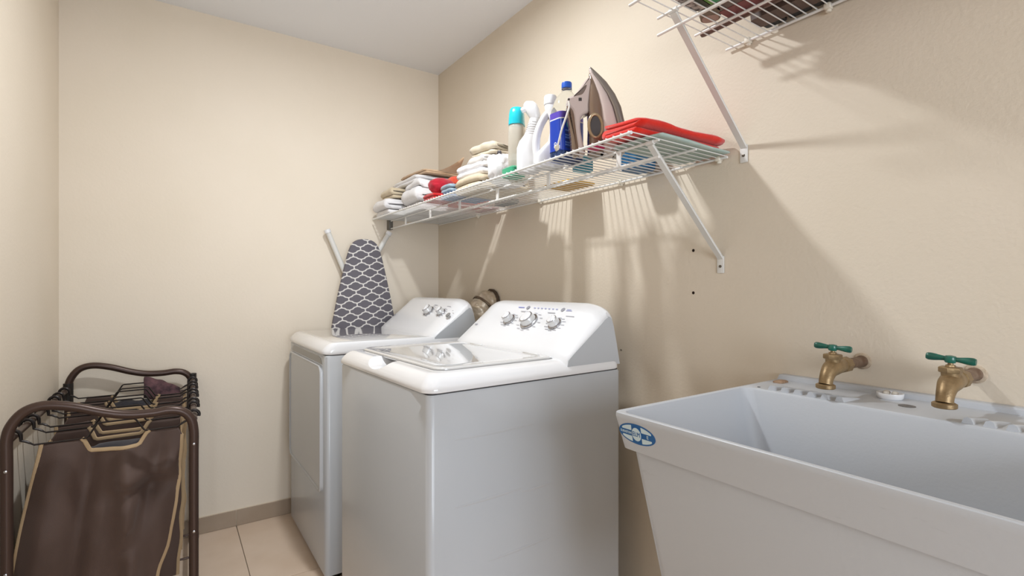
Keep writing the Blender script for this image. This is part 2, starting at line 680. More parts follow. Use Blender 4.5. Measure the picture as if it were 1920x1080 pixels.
    if kind == 'washing_machine':
        kn = ((0.074, 0.044, 0.0205), (-0.044, 0.044, 0.029), (-0.180, 0.044, 0.0205))
        rects = []
        for y, t, r in kn:
            knob(y, t, r)
            for a in range(-3, 9):
                ang = a * PI / 6
                rr2 = r * 1.62
                rects.append((y - math.cos(ang) * rr2 * 1.12, t + math.sin(ang) * rr2 * 0.9, 0.012 if r < 0.02 else 0.016, 0.0022))
        for y, t in ((0.03, 0.092), (-0.12, 0.094), (-0.22, 0.085)):
            rects.append((y, t, 0.038, 0.003))
        marks('dial_markings', rects, PRINT)
        rects = [(-0.012 - 0.020 * k, 0.113, 0.009, 0.004) for k in range(7)] + [(-0.192, 0.1145, 0.02, 0.0025), (-0.195, 0.1095, 0.028, 0.0025)]
        marks('status_markings', rects, PRINTB)
        marks('blue_lettering_bar', [(0.066, 0.1125, 0.036, 0.0035)], mat('blue_bar', '8f97d6', 0.4))
        for y, m in ((0.026, PRINT), (-0.163, PRINT)):
            bm = new()
            M = basis(on_face(y, 0.113), (0, -1, 0), up)
            add_lathe(bm, [(0.0085, -0.0003), (0.0085, 0.0003), (0.007, 0.0004)], 20, M)
            obj('status_badge', bm, mat('badge_grey', '9a9aa2', 0.4), root)
        marks('maker_badge', [(0.26, 0.01, 0.018, 0.007)], PRINT)
        # pressed ribs in the near side panel
        for x0, x1, z in ((0.06, 0.34, 0.765), (0.06, 0.30, 0.595), (0.28, 0.40, 0.585), (0.16, 0.40, 0.43), (0.05, 0.30, 0.36)):
            bm = new()
            n = 14
            rings = []
            for i in range(n + 1):
                a = i / n
                h = 0.0020 * abs(math.sin(PI * a)) ** 0.8 - 0.0004
                x = x0 + (x1 - x0) * a
                e = max(0.02, abs(math.sin(PI * a)) ** 0.5)
                rings.append([V((x, -W + 0.0006, z - 0.007 * e)), V((x, -W - h * 0.7, z - 0.003 * e)), V((x, -W - h, z)),
                              V((x, -W - h * 0.3, z + 0.0035 * e)), V((x, -W + 0.0006, z + 0.005 * e))])
            add_rings(bm, rings)
            obj('pressed_rib', bm, ENAMEL, root, sharp=2.0)
    else:
        for y, t, r in ((-0.092, 0.052, 0.0245), (-0.228, 0.052, 0.019)):
            knob(y, t, r)
        rects = []
        for y, t, r in ((-0.092, 0.052, 0.0245), (-0.228, 0.052, 0.019)):
            for a in range(-2, 8):
                ang = a * PI / 6
                rects.append((y - math.cos(ang) * r * 1.7, t + math.sin(ang) * r * 1.5, 0.012, 0.002))
            rects.append((y - 0.01, t + 0.045, 0.036, 0.0028))
        marks('dial_markings', rects, PRINT)
        bm = new()
        M = basis(on_face(-0.306, 0.045), (0, -1, 0), up)
        add_lathe(bm, [(0.0125, -0.0005), (0.0125, 0.003), (0.010, 0.005), (0.006, 0.0055)], 24, M)
        obj('start_button', bm, GREYREC, root)
        marks('button_marking', [(-0.308, 0.075, 0.012, 0.003)], PRINT)
        marks('maker_badge', [(0.26, 0.01, 0.018, 0.006)], PRINT)
        # door: front panel with a raised rounded edge and a grip recess above it
        def door_ring(ins, x):
            y0, y1, z0, z1 = -W + 0.035 + ins, W - 0.035 - ins, 0.345 + ins, 0.842 - ins
            ring = rrect(y0, y1, z0, z1, 0.03, 0, 6)
            out = []
            for p in ring:
                zz = p.y
                if zz > 0.6:
                    zz -= 0.012 * (1 - (p.x / W) ** 2) * 0.0
                out.append(V((x, p.x, zz)))
            return out
        bm = new()
        add_rings(bm, [door_ring(0.0, 0.002), door_ring(0.0, -0.009), door_ring(0.002, -0.0125), door_ring(0.006, -0.013), door_ring(0.0095, -0.0115), door_ring(0.011, -0.0085), door_ring(0.05, -0.0085)])
        obj('door', bm, ENAMEL_TOP if False else ENAMEL, root)
        bm = new()
        n = 24
        rings = []
        for i in range(n + 1):
            u = -1 + 2 * i / n
            y = u * (W - 0.045)
            e = math.sqrt(max(0.0, 1 - abs(u) ** 6))
            z0, z1 = 0.846, 0.846 + 0.030 * e + 0.001
            x = -0.0012 - 0.0 * u
            rings.append([V((x - 0.0005, y, z0)), V((x - 0.0005, y, z1)), V((x + 0.003, y, z1)), V((x + 0.003, y, z0))])
        add_rings(bm, rings)
        obj('grip_recess', bm, mat('recess_grey', '9b9a97', 0.3, metal=0.3), root)
        bm = new()
        add_box(bm, (-0.0025, -W + 0.05, 0.874), (0.0005, W - 0.05, 0.8785), 0.001, 1)
        obj('recess_lip', bm, ENAMEL, root)
    return root

TH = math.radians(2.2)
make_laundry('washing_machine', (0.500, 1.437, 0), TH, 'white top-loading washing machine with three dials, nearest the sink')
make_laundry('tumble_dryer', (0.488, 2.314, 0), math.radians(0.3), 'white front-loading dryer with two dials, behind the washer')

# foil dryer duct between the machines and the wall
t = thing('dryer_duct', 'wrinkled foil-taped vent elbow entering the wall behind the dryer', 'duct', (1.258, 2.118, 0))
bm = new()
path = [(-0.060, 0.03, 0.12), (-0.03, 0.03, 0.125), (0.0, 0.025, 0.20), (0.0, 0.02, 0.45), (0.0, 0.015, 0.70), (0.0, 0.01, 0.93), (0.001, 0.0, 1.0)] + \
       [V((0.045, 0, 1.0)) + V((-0.044 * math.cos(a), 0, 0.072 * math.sin(a))) for a in [PI / 2 * k / 8 for k in range(1, 9)]] + [(0.068, 0, 1.073)]
add_tube(bm, smooth_path(path, 4), 0.057, 28)
for v in bm.verts:
    n = fbm(v.co + V((5, 1, 2)), 22, 3)
    c = V((0.0, 0.0, v.co.z)) if v.co.z < 0.98 else V((0.05, 0, 0.99))
    d = (v.co - c)
    if d.length > 1e-4:
        v.co += d.normalized() * n * 0.009
obj('foil_pipe', bm, FOIL, t, sharp=3)
for (x, z, ang) in ((0.020, 1.060, 0.8), (0.002, 0.93, PI / 2)):
    bm = new()
    M = basis((x, 0, z), (0, 1, 0), (math.sin(ang), 0, -math.cos(ang)))
    add_lathe(bm, [(0.058, -0.006), (0.0625, -0.005), (0.063, 0.0), (0.0625, 0.005), (0.058, 0.006)], 28, M, cap=False)
    for v in bm.verts:
        v.co += V((fbm(v.co, 40), fbm(v.co + V((3, 3, 3)), 40), 0)) * 0.002
    obj('duct_clamp', bm, mat('clamp_steel', '77695a', 0.35, metal=0.8), t)
bm = new()
M = basis((0.066, 0, 1.073), (0, 1, 0), (0, 0, 1))
rings = []
for r, z in ((0.050, -0.006), (0.066, -0.007), (0.068, 0.0), (0.066, 0.006), (0.050, 0.006)):
    rings.append([M @ V(((r + 0.004 * noise.noise(V((k * 0.9, z * 50, 3)))) * math.cos(2 * PI * k / 28), (r + 0.004 * noise.noise(V((k * 0.9, z * 50, 3)))) * math.sin(2 * PI * k / 28), z)) for k in range(28)])
add_rings(bm, rings)
obj('wall_collar', bm, RUBBER, t)

# ------------------------------------------------------------------ ironing board
def trellis_material():
    m = bpy.data.materials.new('trellis_cotton')
    m.use_nodes = True
    nt = m.node_tree
    L = nt.links
    b = nt.nodes['Principled BSDF']
    b.inputs['Roughness'].default_value = 0.85
    tc = nt.nodes.new('ShaderNodeTexCoord')
    sp = nt.nodes.new('ShaderNodeSeparateXYZ')
    L.new(tc.outputs['Object'], sp.inputs[0])
    def M(op, a, c=None):
        n = nt.nodes.new('ShaderNodeMath')
        n.operation = op
        for i, x in enumerate((a, c)):
            if x is None:
                continue
            if isinstance(x, (int, float)):
                n.inputs[i].default_value = x
            else:
                L.new(x, n.inputs[i])
        return n.outputs[0]
    ca, sa = math.cos(-0.08), math.sin(-0.08)
    xr = M('SUBTRACT', M('MULTIPLY', sp.outputs['X'], ca), M('MULTIPLY', sp.outputs['Z'], sa))
    zr = M('ADD', M('MULTIPLY', sp.outputs['X'], sa), M('MULTIPLY', sp.outputs['Z'], ca))
    u = M('MULTIPLY', xr, 2 * PI / 0.083)
    v = M('MULTIPLY', zr, 2 * PI / 0.066)
    p = M('MULTIPLY', M('ADD', u, v), 0.5)
    q = M('MULTIPLY', M('SUBTRACT', u, v), 0.5)
    def wob(a):
        return M('SUBTRACT', M('MULTIPLY', M('SINE', M('MULTIPLY', a, 2.0)), 0.22), M('MULTIPLY', M('SINE', M('MULTIPLY', a, 4.0)), 0.14))
    p2 = M('SUBTRACT', p, wob(q))
    q2 = M('SUBTRACT', q, wob(p))
    f = M('MINIMUM', M('ABSOLUTE', M('COSINE', p2)), M('ABSOLUTE', M('COSINE', q2)))
    r = nt.nodes.new('ShaderNodeValToRGB')
    r.color_ramp.elements[0].position = 0.18
    r.color_ramp.elements[1].position = 0.23
    r.color_ramp.elements[0].color = lin('d9d5d1')
    r.color_ramp.elements[1].color = lin('67636a')
    L.new(f, r.inputs['Fac'])
    L.new(r.outputs['Color'], b.inputs['Base Color'])
    return m

TREL = trellis_material()
ib = thing('ironing_board', 'ironing board in grey and white trellis cover leaning behind the dryer', 'ironing board', (0.862, 2.669, 0))
def board_outline(off=0.0):
    prof = []
    H0, H1 = 0.05, 1.408
    for z, w in ((1.408, 0.0), (1.407, 0.018), (1.403, 0.036), (1.396, 0.051), (1.385, 0.064), (1.370, 0.074), (1.345, 0.084), (1.30, 0.097), (1.22, 0.116), (1.10, 0.143), (0.98, 0.166), (0.90, 0.178), (0.75, 0.188), (0.5, 0.19), (0.2, 0.19), (0.08, 0.185), (0.05, 0.165)):
        prof.append((max(w + off, 0.0), z + (off if z > 1.39 else 0)))
    return [(-w, z) for w, z in prof[1:]] + [(w, z) for w, z in reversed(prof)]
bm = new()
M = basis((0, 0.0, 0), (1, 0, 0), (0, 0, 1))
add_prism(bm, board_outline(), M, 0.024, 0.006)
obj('cover', bm, TREL, ib)
bm = new()
M = basis((0, 0.0135, 0), (1, 0, 0), (0, 0, 1))
add_prism(bm, [(x * 0.93, 0.03 + z * 0.965) for x, z in board_outline()], M, 0.006, 0.0)
obj('steel_top', bm, BRACE, ib)
def leg(name, a, b2, r=0.0135):
    bm = new()
    add_tube(bm, [a, b2], r, 12)
    o = obj(name, bm, BRACE, ib)
    a, b2 = V(a), V(b2)
    d = (b2 - a).normalized()
    bm = new()
    add_tube(bm, [b2 - d * 0.012, b2 + d * 0.006], r * 1.25, 12)
    obj('foot_cap', bm, PLASTIC, o)
leg('leg', (0.04, 0.028, 0.90), (-0.186, 0.030, 1.445))
leg('leg', (-0.16, 0.032, 0.92), (0.148, 0.032, 1.452))
bm = new()
add_tube(bm, [(-0.13, 0.028, 0.35), (-0.13, 0.030, 0.86)], 0.0105, 10)
add_tube(bm, [(0.13, 0.028, 0.35), (0.10, 0.030, 0.86)], 0.0105, 10)
add_tube(bm, [(-0.13, 0.028, 0.36), (0.13, 0.028, 0.36)], 0.009, 10)
obj('rear_leg_frame', bm, BRACE, ib)
for x in (-0.12, 0.06):
    bm = new()
    add_box(bm, (x, -0.008, 0.0), (x + 0.06, 0.010, 0.056), 0.004, 2)
    obj('heel_rest', bm, BRACE, ib)

# ------------------------------------------------------------------ laundry tub
TX0, TX1, TY0, TY1, TZ = 0.709, 1.3345, 0.062, 0.689, 0.907
tub = thing('laundry_tub', 'white plastic utility sink tub with blue oval sticker under two brass taps', 'sink', ((TX0 + TX1) / 2, (TY0 + TY1) / 2, 0))
ox, oy = tub.location.x, tub.location.y
def tr(i0, i1, j, r, z):
    return [V((p.x - ox, p.y - oy, z)) for p in rrect(TX0 + i0, TX1 - i1, TY0 + j, TY1 - j, r, z, 5)]
bm = new()
rings = [tr(0.10, 0.09, 0.115, 0.05, 0.428), tr(0.075, 0.07, 0.095, 0.05, 0.434), tr(0.060, 0.05, 0.080, 0.045, 0.46),
         tr(0.024, 0.012, 0.024, 0.02, 0.8335), tr(0.0115, 0.003, 0.0105, 0.016, 0.838), tr(0.0095, 0.002, 0.009, 0.016, 0.846),
         tr(0.001, 0.0, 0.001, 0.012, 0.894), tr(0.0, 0.0, 0.0, 0.012, 0.899), tr(0.0005, 0.0, 0.0005, 0.012, 0.9055), tr(0.002, 0.001, 0.002, 0.012, TZ)]
BX1 = 1.152
b1 = TX1 - BX1
rings += [tr(0.0085, b1 + 0.004, 0.0085, 0.020, TZ), tr(0.0105, b1 + 0.006, 0.0105, 0.022, TZ - 0.0015), tr(0.012, b1 + 0.008, 0.012, 0.024, TZ - 0.006),
          tr(0.080, b1 + 0.035, 0.088, 0.04, 0.60), tr(0.102, b1 + 0.05, 0.112, 0.06, 0.505), tr(0.13, b1 + 0.08, 0.145, 0.07, 0.472), tr(0.17, b1 + 0.13, 0.19, 0.05, 0.465)]
add_rings(bm, rings)
basin = obj('basin', bm, TUB, tub, sharp=0.5)
# raised lip along the wall
bm = new()
rings = []
for y in [TY0 + 0.004, TY0 + 0.006] + [TY0 + 0.01 + (TY1 - TY0 - 0.02) * k / 6 for k in range(7)] + [TY1 - 0.006, TY1 - 0.002]:
    h = 0.0 if (y < TY0 + 0.005 or y > TY1 - 0.003) else 0.0125
    rings.append([V((1.3085 - ox, y - oy, TZ - 0.002)), V((1.3105 - ox, y - oy, TZ + h * 0.75)), V((1.315 - ox, y - oy, TZ + h)), V((TX1 - ox, y - oy, TZ + h)), V((TX1 - ox, y - oy, TZ - 0.002))])
add_rings(bm, rings)
obj('wall_lip', bm, TUB, tub, sharp=0.5)
# soap ledges: grooved ramps at both ends of the back ledge
def ridge(y):
    bm = new()
    x0, x1 = BX1 + 0.002, BX1 + 0.072
    pts = []
    n = 8
    rings = []
    for i in range(n + 1):
        a = i / n
        w = 0.0090 * (1 - a * 0.75)
        h = 0.0115 * (1 - a) ** 0.8 + 0.0002
        x = x0 + (x1 - x0) * a
        yy = y - 0.012 * a
        rings.append([V((x - ox, yy - w - oy, TZ - 0.0012)), V((x - ox, yy - w * 0.55 - oy, TZ + h * 0.8)), V((x - ox, yy - oy, TZ + h)), V((x - ox, yy + w * 0.55 - oy, TZ + h * 0.8)), V((x - ox, yy + w - oy, TZ - 0.0012))])
    add_rings(bm, rings)
    obj('soap_ridge', bm, TUB, tub, sharp=0.9)
for k in range(6):
    ridge(0.618 - 0.0285 * k)
for k in range(6):
    ridge(0.272 - 0.0285 * k)
bm = new()
add_lathe(bm, [(0.0145, -0.001), (0.0145, 0.0008), (0.012, 0.0012)], 28, Matrix.Translation((1.224 - ox, 0.381 - oy, TZ)))
obj('tap_hole', bm, mat('hole_grey', '6a6766', 0.5), tub)
bm = new()
add_lathe(bm, [(0.0035, -0.0006), (0.0035, 0.0006)], 12, Matrix.Translation((1.166 - ox, 0.655 - oy, TZ)))
obj('rim_hole', bm, DARKGAP, tub)
bm = new()
add_lathe(bm, [(0.035, 0.0), (0.034, 0.003), (0.02, 0.004)], 24, Matrix.Translation((0.93 - ox, 0.377 - oy, 0.4655)))
obj('drain', bm, CHROME, tub)
bm = new()
add_tube(bm, smooth_path([(0.93 - ox, 0.377 - oy, 0.43), (0.93 - ox, 0.377 - oy, 0.30), (0.97 - ox, 0.377 - oy, 0.24), (1.03 - ox, 0.377 - oy, 0.27), (1.10 - ox, 0.377 - oy, 0.30), (1.30 - ox, 0.377 - oy, 0.30), (TX1 - ox, 0.377 - oy, 0.30)], 5), 0.02, 12)
obj('drain_pipe', bm, PLASTIC, tub)
for lx in (TX0 + 0.12, TX1 - 0.13):
    for ly in (TY0 + 0.15, TY1 - 0.15):
        bm = new()
        sx = -1 if lx < ox else 1
        sy = -1 if ly < oy else 1
        add_rings(bm, [rrect(lx - ox - 0.016 + sx * e, lx - ox + 0.016 + sx * e, ly - oy - 0.016 + sy * e, ly - oy + 0.016 + sy * e, 0.005, z, 2) for e, z in ((0.02, 0.0), (0.019, 0.02), (0.0, 0.445))])
        obj('leg', bm, BRACE, tub)
# scuffs on the front face
# sticker: flat ellipse on the front face
q0 = V((TX0 + 0.0097, 0, 0.846))
q1 = V((TX0 + 0.001, 0, 0.894))
upv = (q1 - q0).normalized()
Ms = basis((q0 + upv * (0.874 - 0.846)) + V((0, 0.6335, 0)) - V((ox, oy, 0)), (0, -1, 0), upv)
def ell(a, b, n=40):
    return [(a * math.cos(2 * PI * k / n), b * math.sin(2 * PI * k / n)) for k in range(n)]
def sheet(outline, z, m, parent, name):
    bm = new()
    M = Ms @ Matrix.Translation((0, 0, z))
    add_prism(bm, outline, M, 0.0003)
    return obj(name, bm, m, parent)
st = sheet(ell(0.0435, 0.0195), 0.0004, BLUEINK, tub, 'sticker')
for sgn in (-1, 1):
    for up2 in (-1, 1):
        outl = []
        for k in range(11):
            x = 0.0115 + (0.0345 - 0.0115) * k / 10
            outl.append((sgn * x, up2 * 0.0165 * math.sqrt(max(0.0, 1 - (x / 0.0405) ** 2))))
        for k in range(11):
            x = 0.0345 - (0.0345 - 0.0115) * k / 10
            outl.append((sgn * x, up2 * min(0.0055, 0.0165 * math.sqrt(max(0.0, 1 - (x / 0.0405) ** 2)) - 0.0004)))
        sheet(outl, 0.0008, STICKW, st, 'white_field')
sheet(ell(0.0128, 0.0148, 32), 0.0010, BLUEINK, st, 'roundel_ring')
sheet(ell(0.0108, 0.0127, 32), 0.0014, STICKW, st, 'roundel')
obj('lettering', text_mesh('ELM', 0.0125, Ms @ Matrix.Translation((0, 0, 0.0018)), 0.0002, squash=0.85), BLUEINK, st)
obj('lettering', text_mesh('DURASTON', 0.0068, Ms @ Matrix.Translation((-0.0258, 0, 0.0012)), 0.0002, squash=0.72), STICKW, st)
obj('lettering', text_mesh('E', 0.009, Ms @ Matrix.Translation((0.026, 0, 0.0012)), 0.0002), STICKW, st)

# small white cap left on the ledge
bm = new()
add_lathe(bm, [(0.021, 0.0), (0.0235, 0.003), (0.0245, 0.011), (0.0240, 0.0125), (0.0215, 0.0125), (0.0205, 0.007), (0.004, 0.006)], 28)
cap_ = thing('soap_cup', 'small round white dish on the back ledge of the sink', 'dish', (1.279, 0.428, TZ + 0.0001))
obj('dish', bm, PLASTIC, cap_)
for dx, dy, r in ((0.006, 0.008, 0.007), (-0.007, 0.004, 0.006), (0.003, -0.008, 0.0065)):
    bm = new()
    bmesh.ops.create_icosphere(bm, subdivisions=2, radius=r)
    for v in bm.verts:
        v.co.z = v.co.z * 0.75 + 0.0115
        v.co.x += dx
        v.co.y += dy
    obj('soap_scrap', bm, mat('soap_scrap_mat', 'dcd6cc', 0.6, var='8a7c6c', vscale=60), cap_)
bm = new()
add_rings(bm, [rrect(-0.02, 0.02, -0.012, 0.012, 0.008, z, 4) for z in (0.0, 0.003)] + [rrect(-0.016, 0.016, -0.009, 0.009, 0.006, 0.005, 4)])
tag(obj('soap_sliver', bm, mat('old_soap', 'b89a80', 0.5, var='8c6a50', vscale=80), loc=(1.27, 0.657, TZ)), 'thin tan sliver of soap at the far end of the sink ledge', 'soap')

# ------------------------------------------------------------------ brass taps
def tap(y, z, label, tilt, wallrust):
    t = thing('garden_tap', label, 'tap', (XR, y, z))
    xb = -0.150           # valve axis
    # nipple pipe
    bm = new()
    M = basis((0, 0, 0), (0, 1, 0), (0, 0, 1))   # local z = +x
    add_lathe(bm, [(0.0115, -0.085), (0.0115, -0.006), (0.0135, -0.005), (0.0145, 0.0)], 20, M)
    obj('pipe_nipple', bm, PIPE, t)
    # body: hex collar, globe body, bent spout
    bm = new()
    add_lathe(bm, [(0.0135, -0.108), (0.0175, -0.106), (0.0175, -0.084), (0.0135, -0.082)], 8, M)
    obj('inlet_collar', bm, BRASS, t)
    bm = new()
    path = smooth_path([(-0.100, 0, 0.0), (-0.120, 0, 0.0), (-0.142, 0, 0.0), (-0.164, 0, -0.006), (-0.178, 0, -0.020), (-0.183, 0, -0.034)], 5)
    rad = []
    for i in range(len(path)):
        a = i / (len(path) - 1)
        rad.append(0.0145 + 0.0045 * math.exp(-((a - 0.42) / 0.25) ** 2) - 0.0015 * a)
    add_tube(bm, path, rad, 20)
    body = obj('body', bm, BRASS, t)
    bm = new()
    Md = basis((-0.183, 0, -0.034), (1, 0, 0), (0, 1, 0))
    add_lathe(bm, [(0.0150, 0.001), (0.0185, -0.001), (0.0185, -0.0075), (0.0165, -0.009), (0.012, -0.009), (0.0115, -0.004)], 28, Md)
    obj('spout_flange', bm, BRASS, t)
    bm = new()
    Mb = Matrix.Translation((xb, 0, 0)) @ Matrix.Rotation(0.0, 4, 'Y')
    add_lathe(bm, [(0.0135, 0.006), (0.014, 0.016), (0.0145, 0.018)], 20, Mb)
    add_lathe(bm, [(0.017, 0.0175), (0.0182, 0.019), (0.0182, 0.0265), (0.0165, 0.028), (0.008, 0.0285), (0.0075, 0.0315), (0.006, 0.032)], 6, Mb)
    add_lathe(bm, [(0.0042, 0.030), (0.0042, 0.044)], 12, Mb)
    obj('bonnet', bm, BRASS, t)
    # tee handle
    bm = new()
    Mh = Mb @ Matrix.Translation((0, 0, 0.0415)) @ Matrix.Rotation(tilt, 4, 'Z') @ Matrix.Rotation(0.06, 4, 'X')
    add_lathe(bm, [(0.0075, -0.006), (0.009, -0.003), (0.009, 0.003), (0.0075, 0.0065), (0.003, 0.0075)], 16, Mh)
    for s in (-1, 1):
        n = 10
        pts = [Mh @ V((0, s * (0.006 + 0.030 * i / n), 0.001)) for i in range(n + 1)]
        rr = [0.0042 + 0.0028 * math.sin(PI * min(1, (i / n) * 0.62)) ** 2 * (1 if i < n else 0.55) for i in range(n + 1)]
        add_tube(bm, pts, rr, 12, flat=0.8)
    obj('tee_handle', bm, GREENH, t)
    bm = new()
    add_lathe(bm, [(0.0155, -0.0045), (0.0185, -0.003), (0.0190, 0.0)], 24, M)
    obj('wall_seal', bm, mat('wall_mortar', 'cbb9a2', 0.9, var='8b7764', vscale=80, bump=0.8, bscale=120), t)
    return t
tap(0.501, 0.974, 'brass tap with dark green tee handle, further from the camera', 0.05, 0)
tap(0.303, 0.972, 'brass tap with bright green tee handle, nearer the camera', -0.02, 1)

# ------------------------------------------------------------------ wire shelves
SX_E, SX_A, SX_C, SX_D = 0.920, 1.024, 1.177, 1.3225

def wire_shelf(label, y0, y1, z, braces, posts, clips, pitch=0.0254):
    t = thing('wire_shelf', label, 'shelf', (SX_D, y0, z))
    L = y1 - y0
    def lx(x):
        return x - SX_D
    for nm, x, dz, r, a, b in (('front_rail', SX_E, -0.0048, 0.0036, 0, 0), ('support_rail', SX_A, -0.0050, 0.0036, 0.0, 0), ('support_rail', SX_C, -0.0050, 0.0034, 0.0, 0), ('wall_rail', SX_D, -0.0050, 0.0036, 0, 0)):
        bm = new()
        add_tube(bm, [(lx(x), -0.002 - a, dz), (lx(x), L + 0.002, dz)], r, 10)
        obj(nm, bm, WIRE, t)
    bm = new()
    add_tube(bm, [(lx(SX_A), -0.002, -0.048), (lx(SX_A), L + 0.002, -0.048)], 0.0038, 10)
    obj('lower_rail', bm, WIRE, t)
    n = int(L / pitch)
    bm = new()
    add_tube(bm, [(lx(SX_E) - 0.0025, 0, -0.0001), (lx(SX_D) + 0.006, 0, -0.0001)], 0.0016, 6)
    w0 = obj('wire', bm, WIRE, t)
    w0.location = (0, 0.004, 0)
    for i in range(1, n + 1):
        inst(w0, t, (0, 0.004 + i * pitch, 0))
    for y in posts:
        bm = new()
        add_box(bm, (lx(SX_A) - 0.0028, y - y0 - 0.0075, -0.050), (lx(SX_A) + 0.0028, y - y0 + 0.0075, -0.003), 0.0012, 1)
        obj('rail_tie', bm, WIRE, t)
    for y in braces:
        yy = y - y0
        p0, p1 = V((lx(SX_A), yy, -0.012)), V((0.0125 - 0.0025, yy, -0.295))
        d = (p1 - p0).normalized()
        M = basis(p0, d, (0, 1, 0))
        bm = new()
        LL = (p1 - p0).length
        rings = []
        for a in (0, LL * 0.03, LL * 0.97, LL):
            rings.append([M @ V((a, -0.0085, -0.003)), M @ V((a, 0.0085, -0.003)), M @ V((a, 0.0095, 0.0)), M @ V((a, 0.0075, 0.0055)), M @ V((a, -0.0075, 0.0055)), M @ V((a, -0.0095, 0.0))])
        add_rings(bm, rings)
        br = obj('brace', bm, BRACE, t)
        bm = new()
        add_box(bm, (0.0085, yy - 0.0115, -0.338), (0.0120, yy + 0.0115, -0.288), 0.003, 2)
        ft = obj('brace_foot', bm, BRACE, br)
        bm = new()
        add_lathe(bm, [(0.0042, 0.0), (0.004, 0.0018), (0.002, 0.0026)], 14, basis((0.0086, yy, -0.318), (0, -1, 0), (0, 0, 1)))
        obj('screw', bm, SCREW, br)
        bm = new()
        add_tube(bm, [V((lx(SX_A), yy - 0.012, -0.006)), V((lx(SX_A), yy + 0.012, -0.006))], 0.0065, 10)
        obj('brace_hook', bm, BRACE, br)
    for y in clips:
        yy = y - y0
        bm = new()
        add_box(bm, (-0.008, yy - 0.008, -0.012), (0.0122, yy + 0.008, 0.004), 0.004, 2)
        c = obj('wall_clip', bm, CLIP, t)
        bm = new()
        add_lathe(bm, [(0.0062, 0.0), (0.0068, 0.004), (0.0045, 0.0065)], 14, basis((0.004, yy, -0.011), (1, 0, 0), (0, -1, 0)))
        obj('clip_peg', bm, CLIP, c)
    # end caps
    for x in (SX_E,):
        bm = new()
        add_tube(bm, [(lx(x), -0.004, -0.0048), (lx(x), 0.006, -0.0048)], 0.0046, 10)
        obj('end_cap', bm, PLASTIC, t)
    return t

LZ, UZ = 1.5265, 1.836
low = wire_shelf('lower white wire shelf above the machines holding bottles and towels', 0.838, 2.700, LZ, (0.864,), (0.974, 1.285, 1.595, 1.895, 2.19, 2.49), (0.775 + 0.09, 1.25, 1.72, 2.25))
up_ = wire_shelf('upper white wire shelf at top right holding bags', -0.40, 0.838, UZ, (0.792, -0.1), (0.56, 0.26, -0.04, -0.3), (0.775, 0.57, 0.2, -0.2))
# end bracket of the lower shelf on the far wall
bm = new()
add_box(bm, (SX_A - 0.012, 2.703, LZ - 0.053), (SX_A + 0.012, 2.7395, LZ + 0.004), 0.003, 2)
o = obj('end_bracket', bm, mat('bracket_grey', '6a665f', 0.5), low)
for v in o.data.vertices:
    v.co -= low.location

# ------------------------------------------------------------------ laundry sorter
RY0, RY1 = 1.842, 2.680
rack = thing('laundry_sorter', 'brown tubular rolling laundry sorter frame beside the left wall', 'laundry rack', (-0.14, (RY0 + RY1) / 2, 0))
rx, ry = rack.location.x, rack.location.y
def rp(x, y, z):
    return V((x - rx, y - ry, z))
def end_frame(y, xl, xr):
    ctrl = [(xl, 0.06), (xl, 0.36), (xl, 0.663), (xl, 0.744), (xl + 0.011, 0.784), (xl + 0.037, 0.815), (xl + 0.078, 0.8245), (xl + 0.135, 0.8125),
            (xl + 0.200, 0.788), (xl + 0.255, 0.774), (xl + 0.314, 0.771), (xr - 0.065, 0.774), (xr - 0.032, 0.766), (xr - 0.009, 0.742), (xr, 0.701), (xr, 0.62), (xr, 0.36), (xr, 0.06)]
    bm = new()
    add_tube(bm, smooth_path([rp(x, y, z) for x, z in ctrl], 5), 0.0130, 14)
    f = obj('end_frame', bm, TUBEB, rack)
    for x in (xl, xr):
        bm = new()
        add_tube(bm, [rp(x, y, 0.365), rp(x, y, 0.381)], 0.0136, 14)
        obj('tube_joint', bm, TUBEB, f)
        for z in (0.663, 0.392):
            bm = new()
            add_lathe(bm, [(0.0042, 0.0), (0.0038, 0.0015), (0.002, 0.0022)], 12, basis(rp(x, y - 0.0131, z), (1, 0, 0), (0, 0, 1)))
            obj('rivet', bm, CHROME, f)
    return f
FX = ((-0.3575, 0.0596), (-0.342, 0.081))
end_frame(RY0, *FX[0])
end_frame(RY1, *FX[1])
def side_x(side, y):
    a = (y - RY0) / (RY1 - RY0)
    return FX[0][side] * (1 - a) + FX[1][side] * a
BZ = 0.737
for s in (0, 1):
    bm = new()
    add_tube(bm, [rp(FX[0][s], RY0, BZ), rp(FX[1][s], RY1, BZ)], 0.0095, 12)
    obj('hanging_bar', bm, TUBEB, rack)
    bm = new()
    add_tube(bm, [rp(FX[0][s], RY0, 0.12), rp(FX[1][s], RY1, 0.12)], 0.0088, 12)
    obj('lower_bar', bm, TUBEB, rack)
    bm = new()
    add_tube(bm, [rp(FX[1][s], RY1, BZ + 0.022), rp(FX[1][s], RY1, BZ - 0.060)], 0.0162, 14)
    obj('corner_sleeve', bm, CASTER, rack)
    for y in (RY0, RY1):
        bm = new()
        x = side_x(s, y)
        add_lathe(bm, [(0.022, -0.009), (0.026, -0.007), (0.026, 0.007), (0.022, 0.009)], 20, basis(rp(x, y, 0.026), (0, 1, 0), (0, 0, 1)))
        add_tube(bm, [rp(x, y, 0.03), rp(x, y, 0.075)], 0.006, 8)
        obj('caster', bm, CASTER, rack)
for k in range(1, 4):
    y = RY0 + (RY1 - RY0) * k / 4
    bm = new()
    add_tube(bm, [rp(side_x(0, y), y, 0.12), rp(side_x(1, y), y, 0.12)], 0.004, 8)
    obj('base_rod', bm, TUBEB, rack)

